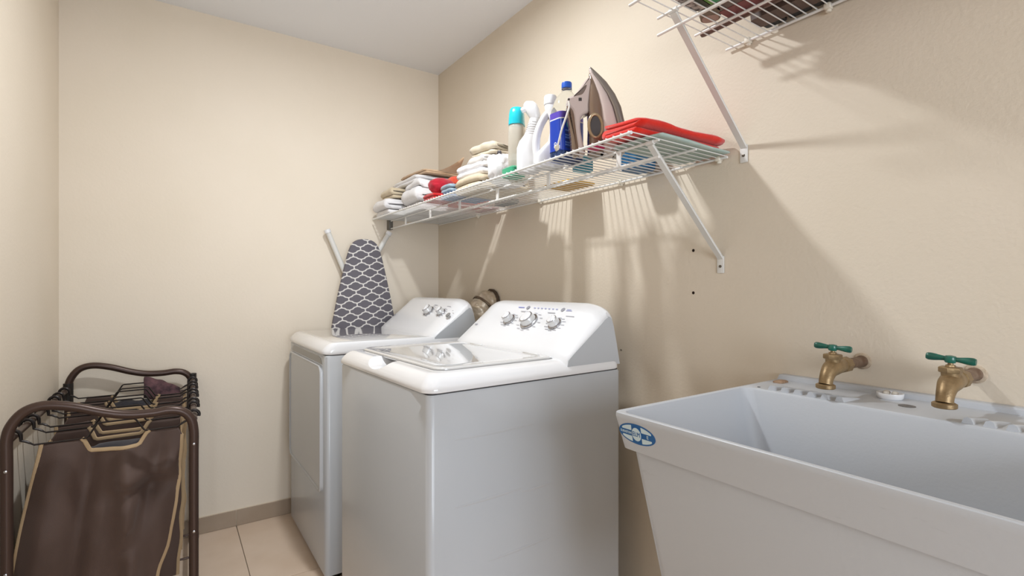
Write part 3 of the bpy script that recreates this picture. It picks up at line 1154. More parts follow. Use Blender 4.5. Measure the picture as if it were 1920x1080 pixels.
def make_bag(idx, yf, yb, label, sway, seed, dz=0.0):
    xa, xb = -0.299 + 0.005 * idx, 0.0325 + 0.005 * idx
    ym = (yf + yb) / 2
    t = thing('laundry_bag', label, 'laundry bag', ((xa + xb) / 2, ym, 0), 0, 'brown bags hung in the laundry sorter')
    bx, by = t.location.x, ym
    ZT, ZB = 0.709 + dz, 0.140
    # ring around the bag: front face, right gusset, back face, left gusset
    nf, ng = 26, 7
    def ring_uv():
        out = []
        for k in range(nf):
            out.append(('f', k / nf))
        for k in range(ng):
            out.append(('r', k / ng))
        for k in range(nf):
            out.append(('b', k / nf))
        for k in range(ng):
            out.append(('l', k / ng))
        return out
    uv = ring_uv()
    def top_z(face, a):
        if face in 'fb':
            x = a if face == 'f' else 1 - a
            c = 0.5
            d = abs(x - 0.50)
            w0, w1 = 0.175, 0.235
            if d < w0:
                return ZT - 0.043
            if d < w1:
                return ZT - 0.043 * (w1 - d) / (w1 - w0)
            return ZT - 0.004 * math.sin(x * 9 + seed) - (0.012 * (x - 0.75) if x > 0.75 else 0)
        return ZT - 0.028 - 0.012 * math.sin(PI * a)
    def pos(face, a, tt):
        zt = top_z(face, a)
        z = zt + (ZB - zt) * tt
        fall = max(0.0, ZT - z)
        wide = 1.0 - 0.02 * tt + (0.07 * math.sin(PI * min(1, tt * 1.1)) if idx == 0 else 0.02)
        x0 = (xa + xb) / 2 - (xb - xa) / 2 * wide
        x1 = (xa + xb) / 2 + (xb - xa) / 2 * wide
        bulge = 0.030 * math.sin(PI * min(1.0, tt * 1.15)) if idx == 0 else 0.012 * math.sin(PI * tt)
        inx = 0.018 * math.sin(PI * min(1, tt))
        if face == 'f':
            x, y = x0 + (x1 - x0) * a, yf - bulge * math.sin(PI * a) ** 0.7
        elif face == 'r':
            x, y = x1 - inx * math.sin(PI * a), yf + (yb - yf) * a
        elif face == 'b':
            x, y = x1 + (x0 - x1) * a, yb + bulge * 0.4 * math.sin(PI * a)
        else:
            x, y = x0 + inx * math.sin(PI * a), yb + (yf - yb) * a
        x -= sway * fall ** 1.15
        amp = min(1.0, fall / 0.10)
        p = V((x, y, z))
        if face in 'fb':
            sgn = -1 if face == 'f' else 1
            xr = a if face == 'f' else 1 - a
            # long drapes falling from the rod ends toward the bottom
            k1 = math.exp(-((xr - (0.33 + 0.12 * fall)) / 0.07) ** 2)
            k2 = math.exp(-((xr - (0.55 + 0.55 * fall)) / 0.075) ** 2)
            k3 = math.exp(-((xr - (0.80 - 0.35 * (fall - 0.15) ** 1)) / 0.06) ** 2) * (1 if fall < 0.35 else 0.4)
            k4 = math.exp(-((xr - 0.12) / 0.10) ** 2)
            d = 0.016 * k2 - 0.012 * k1 - 0.010 * k3 + 0.006 * k4
            d += 0.010 * math.exp(-((fall - 0.115 - 0.05 * (1 - xr)) / 0.022) ** 2) * (xr > 0.45) * min(1, (xr - 0.45) * 4)
            d -= 0.008 * math.exp(-((fall - 0.165 - 0.04 * (1 - xr)) / 0.022) ** 2) * (xr > 0.40) * min(1, (xr - 0.40) * 4)
            d *= amp * ((2.3 if idx == 0 else 0.6) if face == 'f' else 0.25)
            d += fbm(V((x * 1.0 + seed, y * 0.3, z * 0.9)), 7, 3) * 0.007 * amp
            d += fbm(V((x + seed, 0.3, z * 1.4)), 26, 2) * 0.0016 * amp
            edge = min(1.0, min(a, 1 - a) * 9)
            p.y += sgn * d * edge
        else:
            sgn = 1 if face == 'r' else -1
            p.x += fbm(V((x + seed, y, z)), 9, 2) * 0.008 * amp
        return p - V((bx, by, 0))
    nt = 34
    bm = new()
    rings = []
    for j in range(nt + 1):
        tt = (j / nt) ** 1.15
        rings.append([pos(f, a, tt) for f, a in uv])
    R = add_rings(bm, rings, False, True)
    bag = obj('fabric', bm, FABB, t, sharp=1.2)
    sm = bag.modifiers.new('thick', 'SOLIDIFY')
    sm.thickness = 0.0012
    sm.offset = 0
    # beige binding along the gusset seams and the hand-hole edge
    def binding(pts, w=0.0052, n=None):
        bm = new()
        add_tube(bm, pts, w, 8, flat=0.42)
        obj('binding', bm, TRIM, t)
    for f in ('f', 'r', 'b', 'l'):
        binding([pos(f, 0.0, (j / nt) ** 1.15) for j in range(nt + 1)])
    for f in ('f', 'b'):
        pts = [pos(f, 0.26 + 0.48 * k / 24, 0.0) + V((0, 0, 0.001)) for k in range(25)]
        bm = new()
        add_tube(bm, pts, 0.0058, 8, flat=0.5)
        obj('binding', bm, TRIM, t)
    for f in ('r', 'l'):
        binding([pos(f, k / 8, 0.0) for k in range(9)], 0.0045)
    # two hanger rods with raised grips, hooked over the side bars
    for f, y in (('f', yf), ('b', yb)):
        zr = ZT - 0.0015
        xl, xr = side_x(0, y), side_x(1, y)
        c = (xa + xb) / 2
        sh = -0.0 if f == 'f' else 0.0
        bm = new()
        hk = []
        pts = []
        lift = 0.040
        ctrl = [(xl + 0.034, zr + 0.006), (xl + 0.042, zr), (c - 0.072, zr), (c - 0.066, zr + 0.003), (c - 0.046, zr + lift - 0.003), (c - 0.040, zr + lift),
                (c + 0.040, zr + lift), (c + 0.046, zr + lift - 0.003), (c + 0.066, zr + 0.003), (c + 0.072, zr), (xr - 0.042, zr), (xr - 0.034, zr + 0.006)]
        pts = [V((x - bx, y - by, z)) for x, z in ctrl]
        add_tube(bm, pts, 0.0026, 8)
        rod = obj('hanger_rod', bm, HOOKB, t)
        for x, sgn in ((xl, 1), (xr, -1)):
            bm = new()
            hp = arc((x - bx, y - by, BZ + 0.001), 0.0148, PI * (1.12 if sgn > 0 else -0.12), PI * (0.0 if sgn > 0 else 1.0), 12)
            hp += [V((x + sgn * 0.0158 - bx, y - by, BZ - 0.014)), V((x + sgn * 0.025 - bx, y - by, zr + 0.012)), V((x + sgn * 0.034 - bx, y - by, zr + 0.006))]
            add_tube(bm, hp, [0.0048] * 12 + [0.0046, 0.0042, 0.0036, 0.003], 10)
            obj('hook', bm, HOOKB, rod)
    # rivet dot at the hand hole
    return t

bag_y = [(1.902, 2.045), (2.108, 2.236), (2.302, 2.420), (2.490, 2.600)]
bag_l = ['nearest brown laundry bag with beige binding, its whole front face in view',
         'second brown laundry bag of the sorter, just behind the nearest one',
         'third brown laundry bag of the sorter, mostly hidden behind two others',
         'rearmost brown laundry bag of the sorter, next to the far wall']
for i, ((a, b), l) in enumerate(zip(bag_y, bag_l)):
    make_bag(i, a, b, l, (0.17, 0.03, 0.02, 0.01)[i], 1.7 * i + 0.4, (0.0, 0.002, 0.002, 0.0)[i])

def crumple(name, label, cat, loc, size, m, seed, rz=0.0, folds=9.0, amp=0.22, sub=4, group=None, flat=True):
    bm = new()
    bmesh.ops.create_icosphere(bm, subdivisions=sub, radius=1.0)
    S = V(size) / 2
    for v in bm.verts:
        n = v.co.normalized()
        p = V((math.copysign(abs(n.x) ** 0.62, n.x), math.copysign(abs(n.y) ** 0.62, n.y), math.copysign(abs(n.z) ** 0.75, n.z)))
        q = V((n.x * S.x, n.y * S.y, n.z * S.z)) + V((seed, seed * 0.7, -seed))
        r = 1 - abs(noise.noise(q * folds * 3.0)) * 2
        d = 1 + amp * (noise.noise(q * folds) + 0.45 * r + 0.25 * noise.noise(q * folds * 4))
        p = p * d
        v.co = V((p.x * S.x, p.y * S.y, p.z * S.z))
    lo = min(v.co.z for v in bm.verts)
    for v in bm.verts:
        z = v.co.z + S.z
        v.co.z = max(0.0, z) if flat else z
    o = obj(name, bm, m, loc=loc, sharp=3)
    o.rotation_euler = (0, 0, rz)
    return tag(o, label, cat, group)

DKCLOTH = mat('dark_cloth', '2c2a33', 0.9, var='1d1b24', vscale=20, sheen=0.2)
crumple('garment', 'dark navy clothes heaped inside the nearest laundry bag', 'clothes', (-0.137, 1.975, 0.475), (0.21, 0.10, 0.18), DKCLOTH, 2.1)
crumple('garment', 'charcoal clothes bunched at the top of the rearmost laundry bag', 'clothes', (-0.140, 2.540, 0.535), (0.16, 0.08, 0.15), mat('charcoal_cloth', '3c3b40', 0.9, var='26252b', vscale=25), 5.3)
# patterned garment slung over the last hanger rods
bm = new()
pts = []
nu, nv = 16, 10
grid = []
for i in range(nu + 1):
    row = []
    for j in range(nv + 1):
        u = i / nu
        v = -1 + 2 * j / nv
        x = -0.092 + 0.125 * u
        y = 2.602 + v * 0.040
        z = 0.774 - 0.060 * u ** 1.4 - 0.085 * abs(v) ** 1.6 + 0.012 * noise.noise(V((x * 30, y * 30, 1.0)))
        row.append(bm.verts.new((x, y + 0.010 * noise.noise(V((u * 3, v * 3, 9))), z)))
    grid.append(row)
for i in range(nu):
    for j in range(nv):
        bm.faces.new((grid[i][j], grid[i + 1][j], grid[i + 1][j + 1], grid[i][j + 1]))
gx = V((-0.03, 2.600, 0.68))
for v in bm.verts:
    v.co -= gx
o = obj('garment', bm, mat('plum_pattern', '33242b', 0.85, var='6a4a4e', vscale=45), loc=gx, sharp=3)
o.modifiers.new('thick', 'SOLIDIFY').thickness = 0.006
tag(o, 'dark plum patterned garment slung over the hanger rods of the rearmost bag', 'clothes')

# ------------------------------------------------------------------ things on the lower shelf
DZ = LZ + 0.0019     # top of the wires

def folded(name, label, cat, loc, size, layers, m, seed=0.0, rz=0.0, axis='x', sag=0.0, group=None, taper=0.0, wav=0.006, gap=0.18, slump=0.0):
    """a cloth folded into layers; the rounded folds show at both ends of local x"""
    L, W, H = size
    th = H / layers
    path = []
    r = th / 2
    for i in range(layers):
        z = th * (i + 0.5)
        sgn = 1 if i % 2 == 0 else -1
        LL = L / 2 * (1 - 0.06 * noise.noise(V((i * 3.1 + seed, 0.5, 0.2))))
        ex = LL - r
        n = 12
        for k in range(n + 1):
            path.append((sgn * (-ex + 2 * ex * k / n), z, i))
        if i < layers - 1:
            for k in range(1, 5):
                a = -PI / 2 + PI * k / 5
                path.append((sgn * (ex + r * math.cos(a)), z + r + r * math.sin(a), i))
    half = th * (1 - gap) / 2
    up, dn = [], []
    for i in range(len(path)):
        a = path[max(0, i - 1)]
        b = path[min(len(path) - 1, i + 1)]
        t = V((b[0] - a[0], b[1] - a[1])).normalized()
        nn = V((-t.y, t.x))
        up.append((path[i][0] + nn.x * half, path[i][1] + nn.y * half))
        dn.append((path[i][0] - nn.x * half, path[i][1] - nn.y * half))
    # rounded free ends
    sec = up + [((up[-1][0] + dn[-1][0]) / 2 + (path[-1][0] - path[-2][0]) * 0.3, (up[-1][1] + dn[-1][1]) / 2)] + dn[::-1] + \
          [((up[0][0] + dn[0][0]) / 2 - (path[1][0] - path[0][0]) * 0.3, (up[0][1] + dn[0][1]) / 2)]
    bm = new()
    rings = []
    nw = 14
    for j in range(nw + 1):
        v = -1 + 2 * j / nw
        y = v * W / 2
        ring = []
        for x, z in sec:
            q = V((x * 9 + seed, y * 9, z * 14))
            hz = z / H
            dx = noise.noise(q) * wav + 0.5 * noise.noise(q * 3) * wav
            dzz = noise.noise(q + V((7, 7, 7))) * wav * hz
            e = abs(v) ** 8
            zz = z * (1 - 0.12 * e) * (1 - taper * (x / L + 0.5)) - sag * hz * (abs(v) ** 2) * H
            zz = zz * (1 - slump * hz * (0.5 - x / L)) 
            ring.append(V((x * (1 - 0.02 * e) + dx, y + noise.noise(q + V((3, 9, 1))) * wav, max(0.0005, zz + dzz))))
        rings.append(ring)
    add_rings(bm, rings)
    o = obj(name, bm, m, loc=loc, sharp=2.2)
    o.rotation_euler = (0, 0, rz)
    return tag(o, label, cat, group)

def terry(name, a, b=None):
    return mat(name, a, 0.95, var=b or a, vscale=30, bump=0.7, bscale=420, sheen=0.3)
WHT = terry('white_cotton', 'efedee', 'e8e5e6')
WHT2 = terry('white_linen', 'ded9d3', 'd3cdc6')
CRM = terry('cream_linen', 'd9c9ae', 'cdbb9c')
CRMP = mat('cream_print', 'd4c5ae', 0.95, var='c7b597', vscale=12, bump=0.5, bscale=400)
PEACH = terry('peach_linen', 'd5b898', 'c9a784')
REDT = terry('red_terry', 'e0240c', 'd21c08')
REDW = terry('crimson_knit', 'b3122a', '9c0f22')
CORAL = terry('coral_cloth', 'd9563c', 'cf4a31')
BLUET = terry('blue_cloth', '2d5a9a', '3f7fc0')
BLUEG = terry('blue_grey_cloth', 'a9bac4', '7f99aa')
SAGE = mat('sage_sheet', 'b9c6bf', 0.55, var='a6bbb3', vscale=14)

# far white stack
folded('folded_linen', 'thick white folded blanket lowest at the far end of the shelf', 'linen', (1.045, 2.575, DZ), (0.25, 0.20, 0.085), 3, WHT, 1.0, rz=0.0, wav=0.010)
folded('folded_linen', 'cream folded towel lying on the far white blanket', 'linen', (1.07, 2.565, DZ + 0.086), (0.25, 0.16, 0.055), 3, CRM, 2.0, wav=0.010)
folded('folded_linen', 'second thick white folded blanket behind the red rolled cloths', 'linen', (1.13, 2.33, DZ), (0.30, 0.20, 0.15), 4, WHT, 3.0, wav=0.010)
folded('folded_linen', 'white sheet stacked high between the two cream cloths at the far end', 'linen', (1.15, 2.50, DZ + 0.151), (0.28, 0.33, 0.042), 2, WHT, 4.0, wav=0.010)
folded('folded_linen', 'thin peach cloth topmost on the far linen pile with one raised corner', 'linen', (1.17, 2.47, DZ + 0.199), (0.24, 0.31, 0.022), 2, PEACH, 5.0, wav=0.009)
bm = new()
rings = []
for k in range(9):
    a = k / 8
    c = V((0.04 * a, -0.10 * a, 0.055 * a ** 1.6))
    w = 0.05 * (1 - a) + 0.004
    rings.append([c + V((-w, 0, 0)), c + V((0, 0.0, 0.006)), c + V((w, 0, 0)), c + V((0, 0, -0.004))])
add_rings(bm, rings)
o = obj('pillowcase_corner', bm, PEACH, loc=(1.17, 2.30, DZ + 0.212), sharp=2)
tag(o, 'pointed peach cloth corner sticking up from the far linen pile', 'linen')

# red rolled pieces
bm = new()
def roll(bm, r, L, turns, th):
    n = int(turns * 22)
    inn, outt = [], []
    for k in range(n + 1):
        a = 2 * PI * turns * k / n
        rr = r * (0.12 + 0.88 * k / n)
        outt.append((rr * math.cos(a), rr * math.sin(a)))
        inn.append(((rr - th) * math.cos(a), (rr - th) * math.sin(a)))
    sec = outt + inn[::-1]
    rings = []
    for j in range(7):
        y = -L / 2 + L * j / 6
        rings.append([V((y, p[0] * (1 - 0.05 * abs(2 * j / 6 - 1) ** 4), p[1])) for p in sec])
    add_rings(bm, rings)
def ball(size, seed, m, loc, label, cat, name, rib=0.0):
    bm = new()
    bmesh.ops.create_icosphere(bm, subdivisions=4, radius=1.0)
    for v in bm.verts:
        n = v.co.copy()
        d = 1 + 0.10 * noise.noise(n * 2 + V((seed, 0, 0))) + rib * math.sin(24 * math.atan2(n.y, n.z) + 6 * n.x)
        v.co = V((n.x * size[0], n.y * size[1], n.z * size[2])) * 0.5 * d
        v.co.z = max(0.0, v.co.z + size[2] * 0.47)
    return tag(obj(name, bm, m, loc=loc, sharp=3), label, cat)
folded('red_cloth', 'flat scarlet folded cloth under the red rolled sock on the shelf', 'cloth', (0.995, 2.02, DZ + 0.001), (0.135, 0.12, 0.030), 2, terry('scarlet_cloth', 'cf1616', 'b80f12'), 6.0)
ball((0.125, 0.085, 0.078), 1.3, REDW, (1.0, 2.018, DZ + 0.0315), 'round crimson knitted roll among the linens on the shelf', 'socks', 'rolled_socks', 0.035)
folded('coral_cloth', 'coral red strip of cloth draped behind the crimson knitted roll', 'cloth', (1.165, 2.085, DZ), (0.19, 0.10, 0.135), 5, CORAL, 7.0, wav=0.006)
# blue, cream and white stack in the middle
folded('blue_cloth', 'dark blue folded cloth lowest under the white rolled towel', 'cloth', (1.06, 1.915, DZ), (0.19, 0.13, 0.022), 2, BLUET, 8.0)
folded('blue_grey_cloth', 'pale blue grey folded cloth beside the crimson roll', 'cloth', (1.045, 1.925, DZ + 0.0225), (0.155, 0.10, 0.040), 2, BLUEG, 8.7)
folded('cream_towel', 'cream folded towel with small dark sprigs at the front of the shelf', 'towel', (1.085, 1.745, DZ), (0.24, 0.20, 0.066), 2, CRMP, 9.0, wav=0.008)
folded('white_towel', 'white towel folded over itself on top of the sprigged cream towel', 'towel', (1.10, 1.775, DZ + 0.067), (0.24, 0.19, 0.055), 2, WHT, 3.3, wav=0.014, rz=0.12)
folded('folded_linen', 'off-white napkins folded in a loose pile at the top of the middle linens', 'linen', (1.14, 1.80, DZ + 0.123), (0.20, 0.17, 0.032), 3, WHT2, 10.0, wav=0.014, rz=-0.1)
crumple('white_cloth', 'crumpled white rag hanging at the near end of the middle linens', 'cloth', (1.07, 1.580, DZ), (0.15, 0.085, 0.125), WHT, 7.9, folds=16, amp=0.30)
folded('folded_linen', 'cream napkins topmost in the middle pile beside the bottles', 'linen', (1.15, 1.785, DZ + 0.166), (0.18, 0.15, 0.040), 3, terry('ivory_linen', 'ddd2be', 'd0c2a8'), 11.5, rz=0.25, wav=0.016)
bm = new()
M = basis((0, 0, 0), (0.64, -0.77, 0), (0, 0, 1))
add_lathe(bm, [(0.003, 0.0), (0.0085, 0.001), (0.009, 0.004), (0.006, 0.006)], 18, M)
tag(obj('dark_button', bm, mat('button_dark', '3a3538', 0.5), loc=(1.012, 1.562, DZ + 0.120)), 'round dark button on the crumpled white cloth by the bottles', 'button')
# sprigs printed on the cream towel
# thin things lying on the wires, seen from below
def flat_thing(name, label, cat, lo, hi, h, m, r=0.01, rz=0.0, seed=0):
    cx, cy = (lo[0] + hi[0]) / 2, (lo[1] + hi[1]) / 2
    w, l = (hi[0] - lo[0]) / 2, (hi[1] - lo[1]) / 2
    bm = new()
    add_rings(bm, [rrect(-w, w, -l, l, r, 0, 4), rrect(-w - 0.0005, w + 0.0005, -l, l, r, h * 0.3, 4), rrect(-w, w, -l, l, r, h * 0.8, 4), rrect(-w + 0.004, w - 0.004, -l + 0.004, l - 0.004, r, h, 4)])
    o = obj(name, bm, m, loc=(cx, cy, DZ))
    o.rotation_euler = (0, 0, rz)
    return tag(o, label, cat)
flat_thing('red_mat', 'flat dull red mat on the shelf wires beneath the linens by the wall', 'mat', (1.275, 2.02, 0), (1.31, 2.20, 0), 0.006, terry('dull_red', 'b8564a', 'a84a40'))
flat_thing('remote_control', 'small black remote lying against the wall on the lower shelf', 'remote', (1.245, 1.84, 0), (1.30, 1.97, 0), 0.018, mat('black_plastic', '17181a', 0.4), 0.008)
flat_thing('yellow_notebook', 'flat yellow pad lying on the lower shelf near the wall behind the bottles', 'notebook', (1.185, 1.36, 0), (1.305, 1.52, 0), 0.012, mat('yellow_card', 'd9a92c', 0.6, var='cf9b24', vscale=10), 0.004)
flat_thing('teal_box', 'small teal packet on the lower shelf behind the blue-labelled bottle', 'packet', (1.09, 1.205, 0), (1.15, 1.245, 0), 0.05, mat('teal_card', '3f97ad', 0.4), 0.006)
# green packet
bm = new()
add_rings(bm, [rrect(-0.03, 0.03, -0.035, 0.035, 0.012, z, 4) for z in (0.0, 0.003, 0.030)] + [rrect(-0.022, 0.022, -0.028, 0.028, 0.01, 0.036, 4)])
tag(obj('green_soap_pack', bm, mat('green_film', '35a27a', 0.25, coat=0.5, bump=0.5, bscale=40), loc=(0.985, 1.432, DZ)), 'small shiny green pack between the white linens and white bottle', 'packet')

# --- bottles
def rb(wx, wy, r, z, cx=0.0, cy=0.0):
    return [V((p.x + cx, p.y + cy, p.z)) for p in rrect(-wx / 2, wx / 2, -wy / 2, wy / 2, r, z, 6)]
CLEAR = glass('clear_plastic', 'eef2f2', 0.05)
WB = mat('white_bottle_plastic', 'e6e5e6', 0.3, coat=0.2)
t = thing('bottle', 'clear bottle with bright teal cap standing behind the white bottles', 'bottle', (1.03, 1.475, DZ), 0.7)
bm = new()
add_rings(bm, [rb(0.056, 0.046, 0.016, 0.0), rb(0.066, 0.054, 0.018, 0.004), rb(0.068, 0.055, 0.02, 0.03), rb(0.070, 0.057, 0.022, 0.12), rb(0.070, 0.057, 0.022, 0.17), rb(0.064, 0.053, 0.022, 0.196), rb(0.055, 0.048, 0.02, 0.204)])
obj('bottle_body', bm, mat('milky_clear', 'd9d3c8', 0.15, trans=0.55, ior=1.2), t)
bm = new()
add_rings(bm, [rb(0.064, 0.055, 0.022, 0.200, -0.002), rb(0.066, 0.056, 0.024, 0.205, -0.002), rb(0.060, 0.052, 0.022, 0.240, -0.002), rb(0.054, 0.047, 0.02, 0.256, -0.001), rb(0.046, 0.040, 0.018, 0.262, 0.0)])
obj('cap', bm, mat('teal_cap', '16b7c9', 0.22, coat=0.5), t)

# white angled-neck cleaner bottle
t = thing('bottle', 'white cleaner bottle with a bent angled neck, leftmost of the white bottles', 'bottle', (0.985, 1.345, DZ), -0.6)
bm = new()
add_rings(bm, [rb(0.066, 0.046, 0.02, 0.0), rb(0.076, 0.053, 0.022, 0.004), rb(0.077, 0.054, 0.022, 0.05), rb(0.074, 0.052, 0.022, 0.082, -0.001), rb(0.066, 0.047, 0.021, 0.104, 0.003),
               rb(0.048, 0.040, 0.018, 0.125, 0.010), rb(0.038, 0.034, 0.016, 0.150, 0.016), rb(0.036, 0.032, 0.0155, 0.175, 0.021), rb(0.031, 0.029, 0.0135, 0.186, 0.023)])
obj('bottle_body', bm, WB, t)
for k in range(6):
    bm = new()
    z = 0.128 + 0.008 * k
    xo = 0.011 + 0.0016 * k
    add_rings(bm, [rb(0.047 - 0.0022 * k, 0.039 - 0.0012 * k, 0.017, z - 0.0015, xo), rb(0.049 - 0.0022 * k, 0.041 - 0.0012 * k, 0.018, z, xo), rb(0.047 - 0.0022 * k, 0.039 - 0.0012 * k, 0.017, z + 0.0015, xo)])
    obj('grip_ring', bm, WB, t)
bm = new()
add_rings(bm, [rb(0.034, 0.031, 0.014, 0.182, 0.023), rb(0.043, 0.035, 0.016, 0.194, 0.020), rb(0.050, 0.037, 0.017, 0.212, 0.012), rb(0.046, 0.035, 0.016, 0.228, 0.007), rb(0.032, 0.026, 0.012, 0.236, 0.005)])
add_tube(bm, [(-0.004, 0, 0.214), (-0.016, 0, 0.211), (-0.022, 0, 0.207)], [0.011, 0.0095, 0.008], 12)
obj('cap', bm, PLASTIC, t)

# white jug with loop handle
t = thing('jug', 'white jug with a loop handle between the cleaner bottle and the blue bottle', 'jug', (1.005, 1.258, DZ), -0.62)
bm = new()
add_rings(bm, [rb(0.088, 0.060, 0.02, 0.0), rb(0.100, 0.068, 0.022, 0.005), rb(0.101, 0.069, 0.022, 0.035), rb(0.085, 0.066, 0.022, 0.052, 0.006), rb(0.052, 0.058, 0.02, 0.085, 0.022), rb(0.042, 0.054, 0.018, 0.125, 0.025), rb(0.044, 0.050, 0.018, 0.158, 0.022),
               rb(0.050, 0.046, 0.02, 0.180, 0.014), rb(0.044, 0.042, 0.02, 0.198, 0.007), rb(0.036, 0.036, 0.017, 0.206, 0.004)])
obj('bottle_body', bm, WB, t)
bm = new()
pp = smooth_path([(-0.036, 0, 0.028), (-0.041, 0, 0.06), (-0.040, 0, 0.10), (-0.030, 0, 0.135), (-0.014, 0, 0.165), (0.004, 0, 0.186)], 5)
add_tube(bm, pp, 0.0125, 14)
obj('handle', bm, WB, t)
bm = new()
add_lathe(bm, [(0.019, 0.203), (0.021, 0.205), (0.021, 0.229), (0.019, 0.233)], 26, Matrix.Translation((0.004, 0, 0)))
obj('cap', bm, PLASTIC, t)

# clear bottle with blue label
t = thing('bottle', 'clear bottle with blue and purple label and blue screw cap', 'bottle', (1.000, 1.166, DZ), 0.06)
BW, BD = 0.100, 0.060
bm = new()
prof = [(0.90, 0.0, 0.012), (0.98, 0.003, 0.014), (1.0, 0.010, 0.016), (1.0, 0.135, 0.016), (1.0, 0.142, 0.018), (0.97, 0.155, 0.02), (0.86, 0.176, 0.024), (0.66, 0.197, 0.026), (0.40, 0.211, 0.018), (0.30, 0.216, 0.014)]
rings = []
for s, z, r in prof:
    wx = BW * s
    wy = BD * (s if s > 0.9 else max(s * 1.25, 0.42) if s < 0.8 else s * 1.05)
    if s <= 0.30:
        wx, wy = 0.028, 0.028
    if s == 0.40:
        wx, wy = 0.040, 0.034
    rings.append(rb(wx, wy, min(r, wx / 2 - 0.001, wy / 2 - 0.001), z))
rings.append(rb(0.0275, 0.0275, 0.0135, 0.222))
add_rings(bm, rings)
obj('bottle_body', bm, CLEAR, t)
bm = new()
add_rings(bm, [rb(BW - 0.005, BD - 0.005, 0.013, 0.003), rb(BW - 0.004, BD - 0.004, 0.014, 0.012), rb(BW - 0.004, BD - 0.004, 0.014, 0.112)])
obj('liquid', bm, mat('blue_liquid', '5a6ea6', 0.1, trans=0.35, ior=1.2), t)
def label_band(z0, z1, m, nm, off=0.0008):
    bm = new()
    add_rings(bm, [rb(BW + off * 2, BD + off * 2, 0.017, z0), rb(BW + off * 2, BD + off * 2, 0.017, z1)], False, False)
    return obj(nm, bm, m, t)
label_band(0.026, 0.120, mat('label_blue', '1743b8', 0.3, coat=0.3, var='1338a6', vscale=6), 'label')
label_band(0.1225, 0.142, mat('label_purple', '5b49b5', 0.3, coat=0.3), 'label_band')
label_band(0.1195, 0.123, mat('label_white', 'd8dcea', 0.4), 'label_line', 0.0010)
bm = new()
add_lathe(bm, [(0.0165, 0.220), (0.0165, 0.224), (0.0145, 0.2245), (0.0145, 0.226)], 24)
obj('neck_ring', bm, CLEAR, t)
bm = new()
n = 48
rings = []
for z, r in ((0.2255, 0.0148), (0.2265, 0.0156), (0.240, 0.0154), (0.2435, 0.0146), (0.2445, 0.012)):
    rings.append([V(((r + (0.0004 if k % 2 else 0)) * math.cos(2 * PI * k / n), (r + (0.0004 if k % 2 else 0)) * math.sin(2 * PI * k / n), z)) for k in range(n)])
add_rings(bm, rings)
obj('cap', bm, mat('blue_cap', '2456b5', 0.3), t)
# label print: -x face carries a white 8 and block, -y face lines of text and a burst
Mf = basis((-BW / 2 - 0.0012, 0, 0), (0, -1, 0), (0, 0, 1))
Mn = basis((0, -BD / 2 - 0.0012, 0), (1, 0, 0), (0, 0, 1))
lw = mat('label_white', 'd8dcea', 0.4)
obj('lettering', text_mesh('8', 0.026, Mf @ Matrix.Translation((0.004, 0.042, 0)), 0.0002), lw, t)
def patch(M, x0, x1, y0, y1, m, nm='label_print'):
    bm = new()
    vs = add_box(bm, (x0, y0, -0.0002), (x1, y1, 0.0002))
    for v in vs:
        v.co = M @ v.co
    return obj(nm, bm, m, t)
patch(Mf, 0.010, 0.0235, 0.030, 0.040, lw)
patch(Mf, 0.0285, 0.0292, 0.027, 0.119, lw)
lb = mat('label_light_blue', '5f86d6', 0.4)
ln = mat('label_navy', '0f2f7a', 0.4)
RR = random.Random(8)
for k in range(8):
    y = 0.034 + 0.0072 * k
    patch(Mn, -0.036, -0.036 + RR.uniform(0.045, 0.068), y, y + 0.0036, lb if k % 3 else ln)
bm = new()
add_lathe(bm, [(0.011, -0.0002), (0.011, 0.0003)], 10, Mn @ Matrix.Translation((-0.02, 0.104, 0)))
obj('label_emblem', bm, mat('emblem_cyan', '3fb0c8', 0.4), t)
bm = new()
add_lathe(bm, [(0.009, -0.0002), (0.009, 0.0003)], 8, Mn @ Matrix.Translation((0.012, 0.106, 0)))
obj('label_emblem', bm, mat('emblem_yellow', 'b9a94a', 0.4), t)

# --- iron standing on its heel
IR = thing('steam_iron', 'mauve and brown steam iron standing upright on its heel', 'iron', (1.008, 1.070, DZ + 0.0008))
MAUV = mat('iron_mauve', 'c3b2ab', 0.22, coat=0.5)
BRWN = mat('iron_brown', '76604f', 0.12, coat=0.7)
SMOK = mat('iron_smoke_tank', '8d7a6b', 0.08, trans=0.25, ior=1.3, coat=0.4)
SOLE = mat('iron_sole', '8f8781', 0.3, metal=0.8)
IRD = mat('iron_dark', '38302c', 0.4)
pa, pb = V((0.8255, -0.5644, 0)), V((0, 0, 1))
MI = basis((0, 0, 0), pa, pb)           # p along the side view, q up, local z toward the camera
def pq(lst):
    # measured on the side view: 646 px per metre
    return [((x - 1108) / 640.0, (292 - y) / 640.0) for x, y in lst]
def curve2(lst, n=5, closed=True):
    return [(p.x, p.y) for p in smooth_path([(a, b, 0) for a, b in lst], n, closed)]
def plate(nm, px, thick, m, off=0.0, bev=0.004, smooth=True, par=None):
    o2 = pq(px)
    if smooth:
        o2 = curve2(o2, 4)
    bm = new()
    add_prism(bm, o2, MI @ Matrix.Translation((0, 0, off)), thick, bev)
    return obj(nm, bm, m, par or IR, sharp=0.35)
# soleplate (curved edge from tip down to the right)
sole_px = [(1106, 127), (1112, 128), (1120, 138), (1138, 160), (1152, 185), (1161, 210), (1166, 240), (1168, 270), (1168, 290), (1160, 291), (1158, 260), (1152, 225), (1140, 190), (1124, 158), (1110, 138)]
def hull_ring(w):
    return w
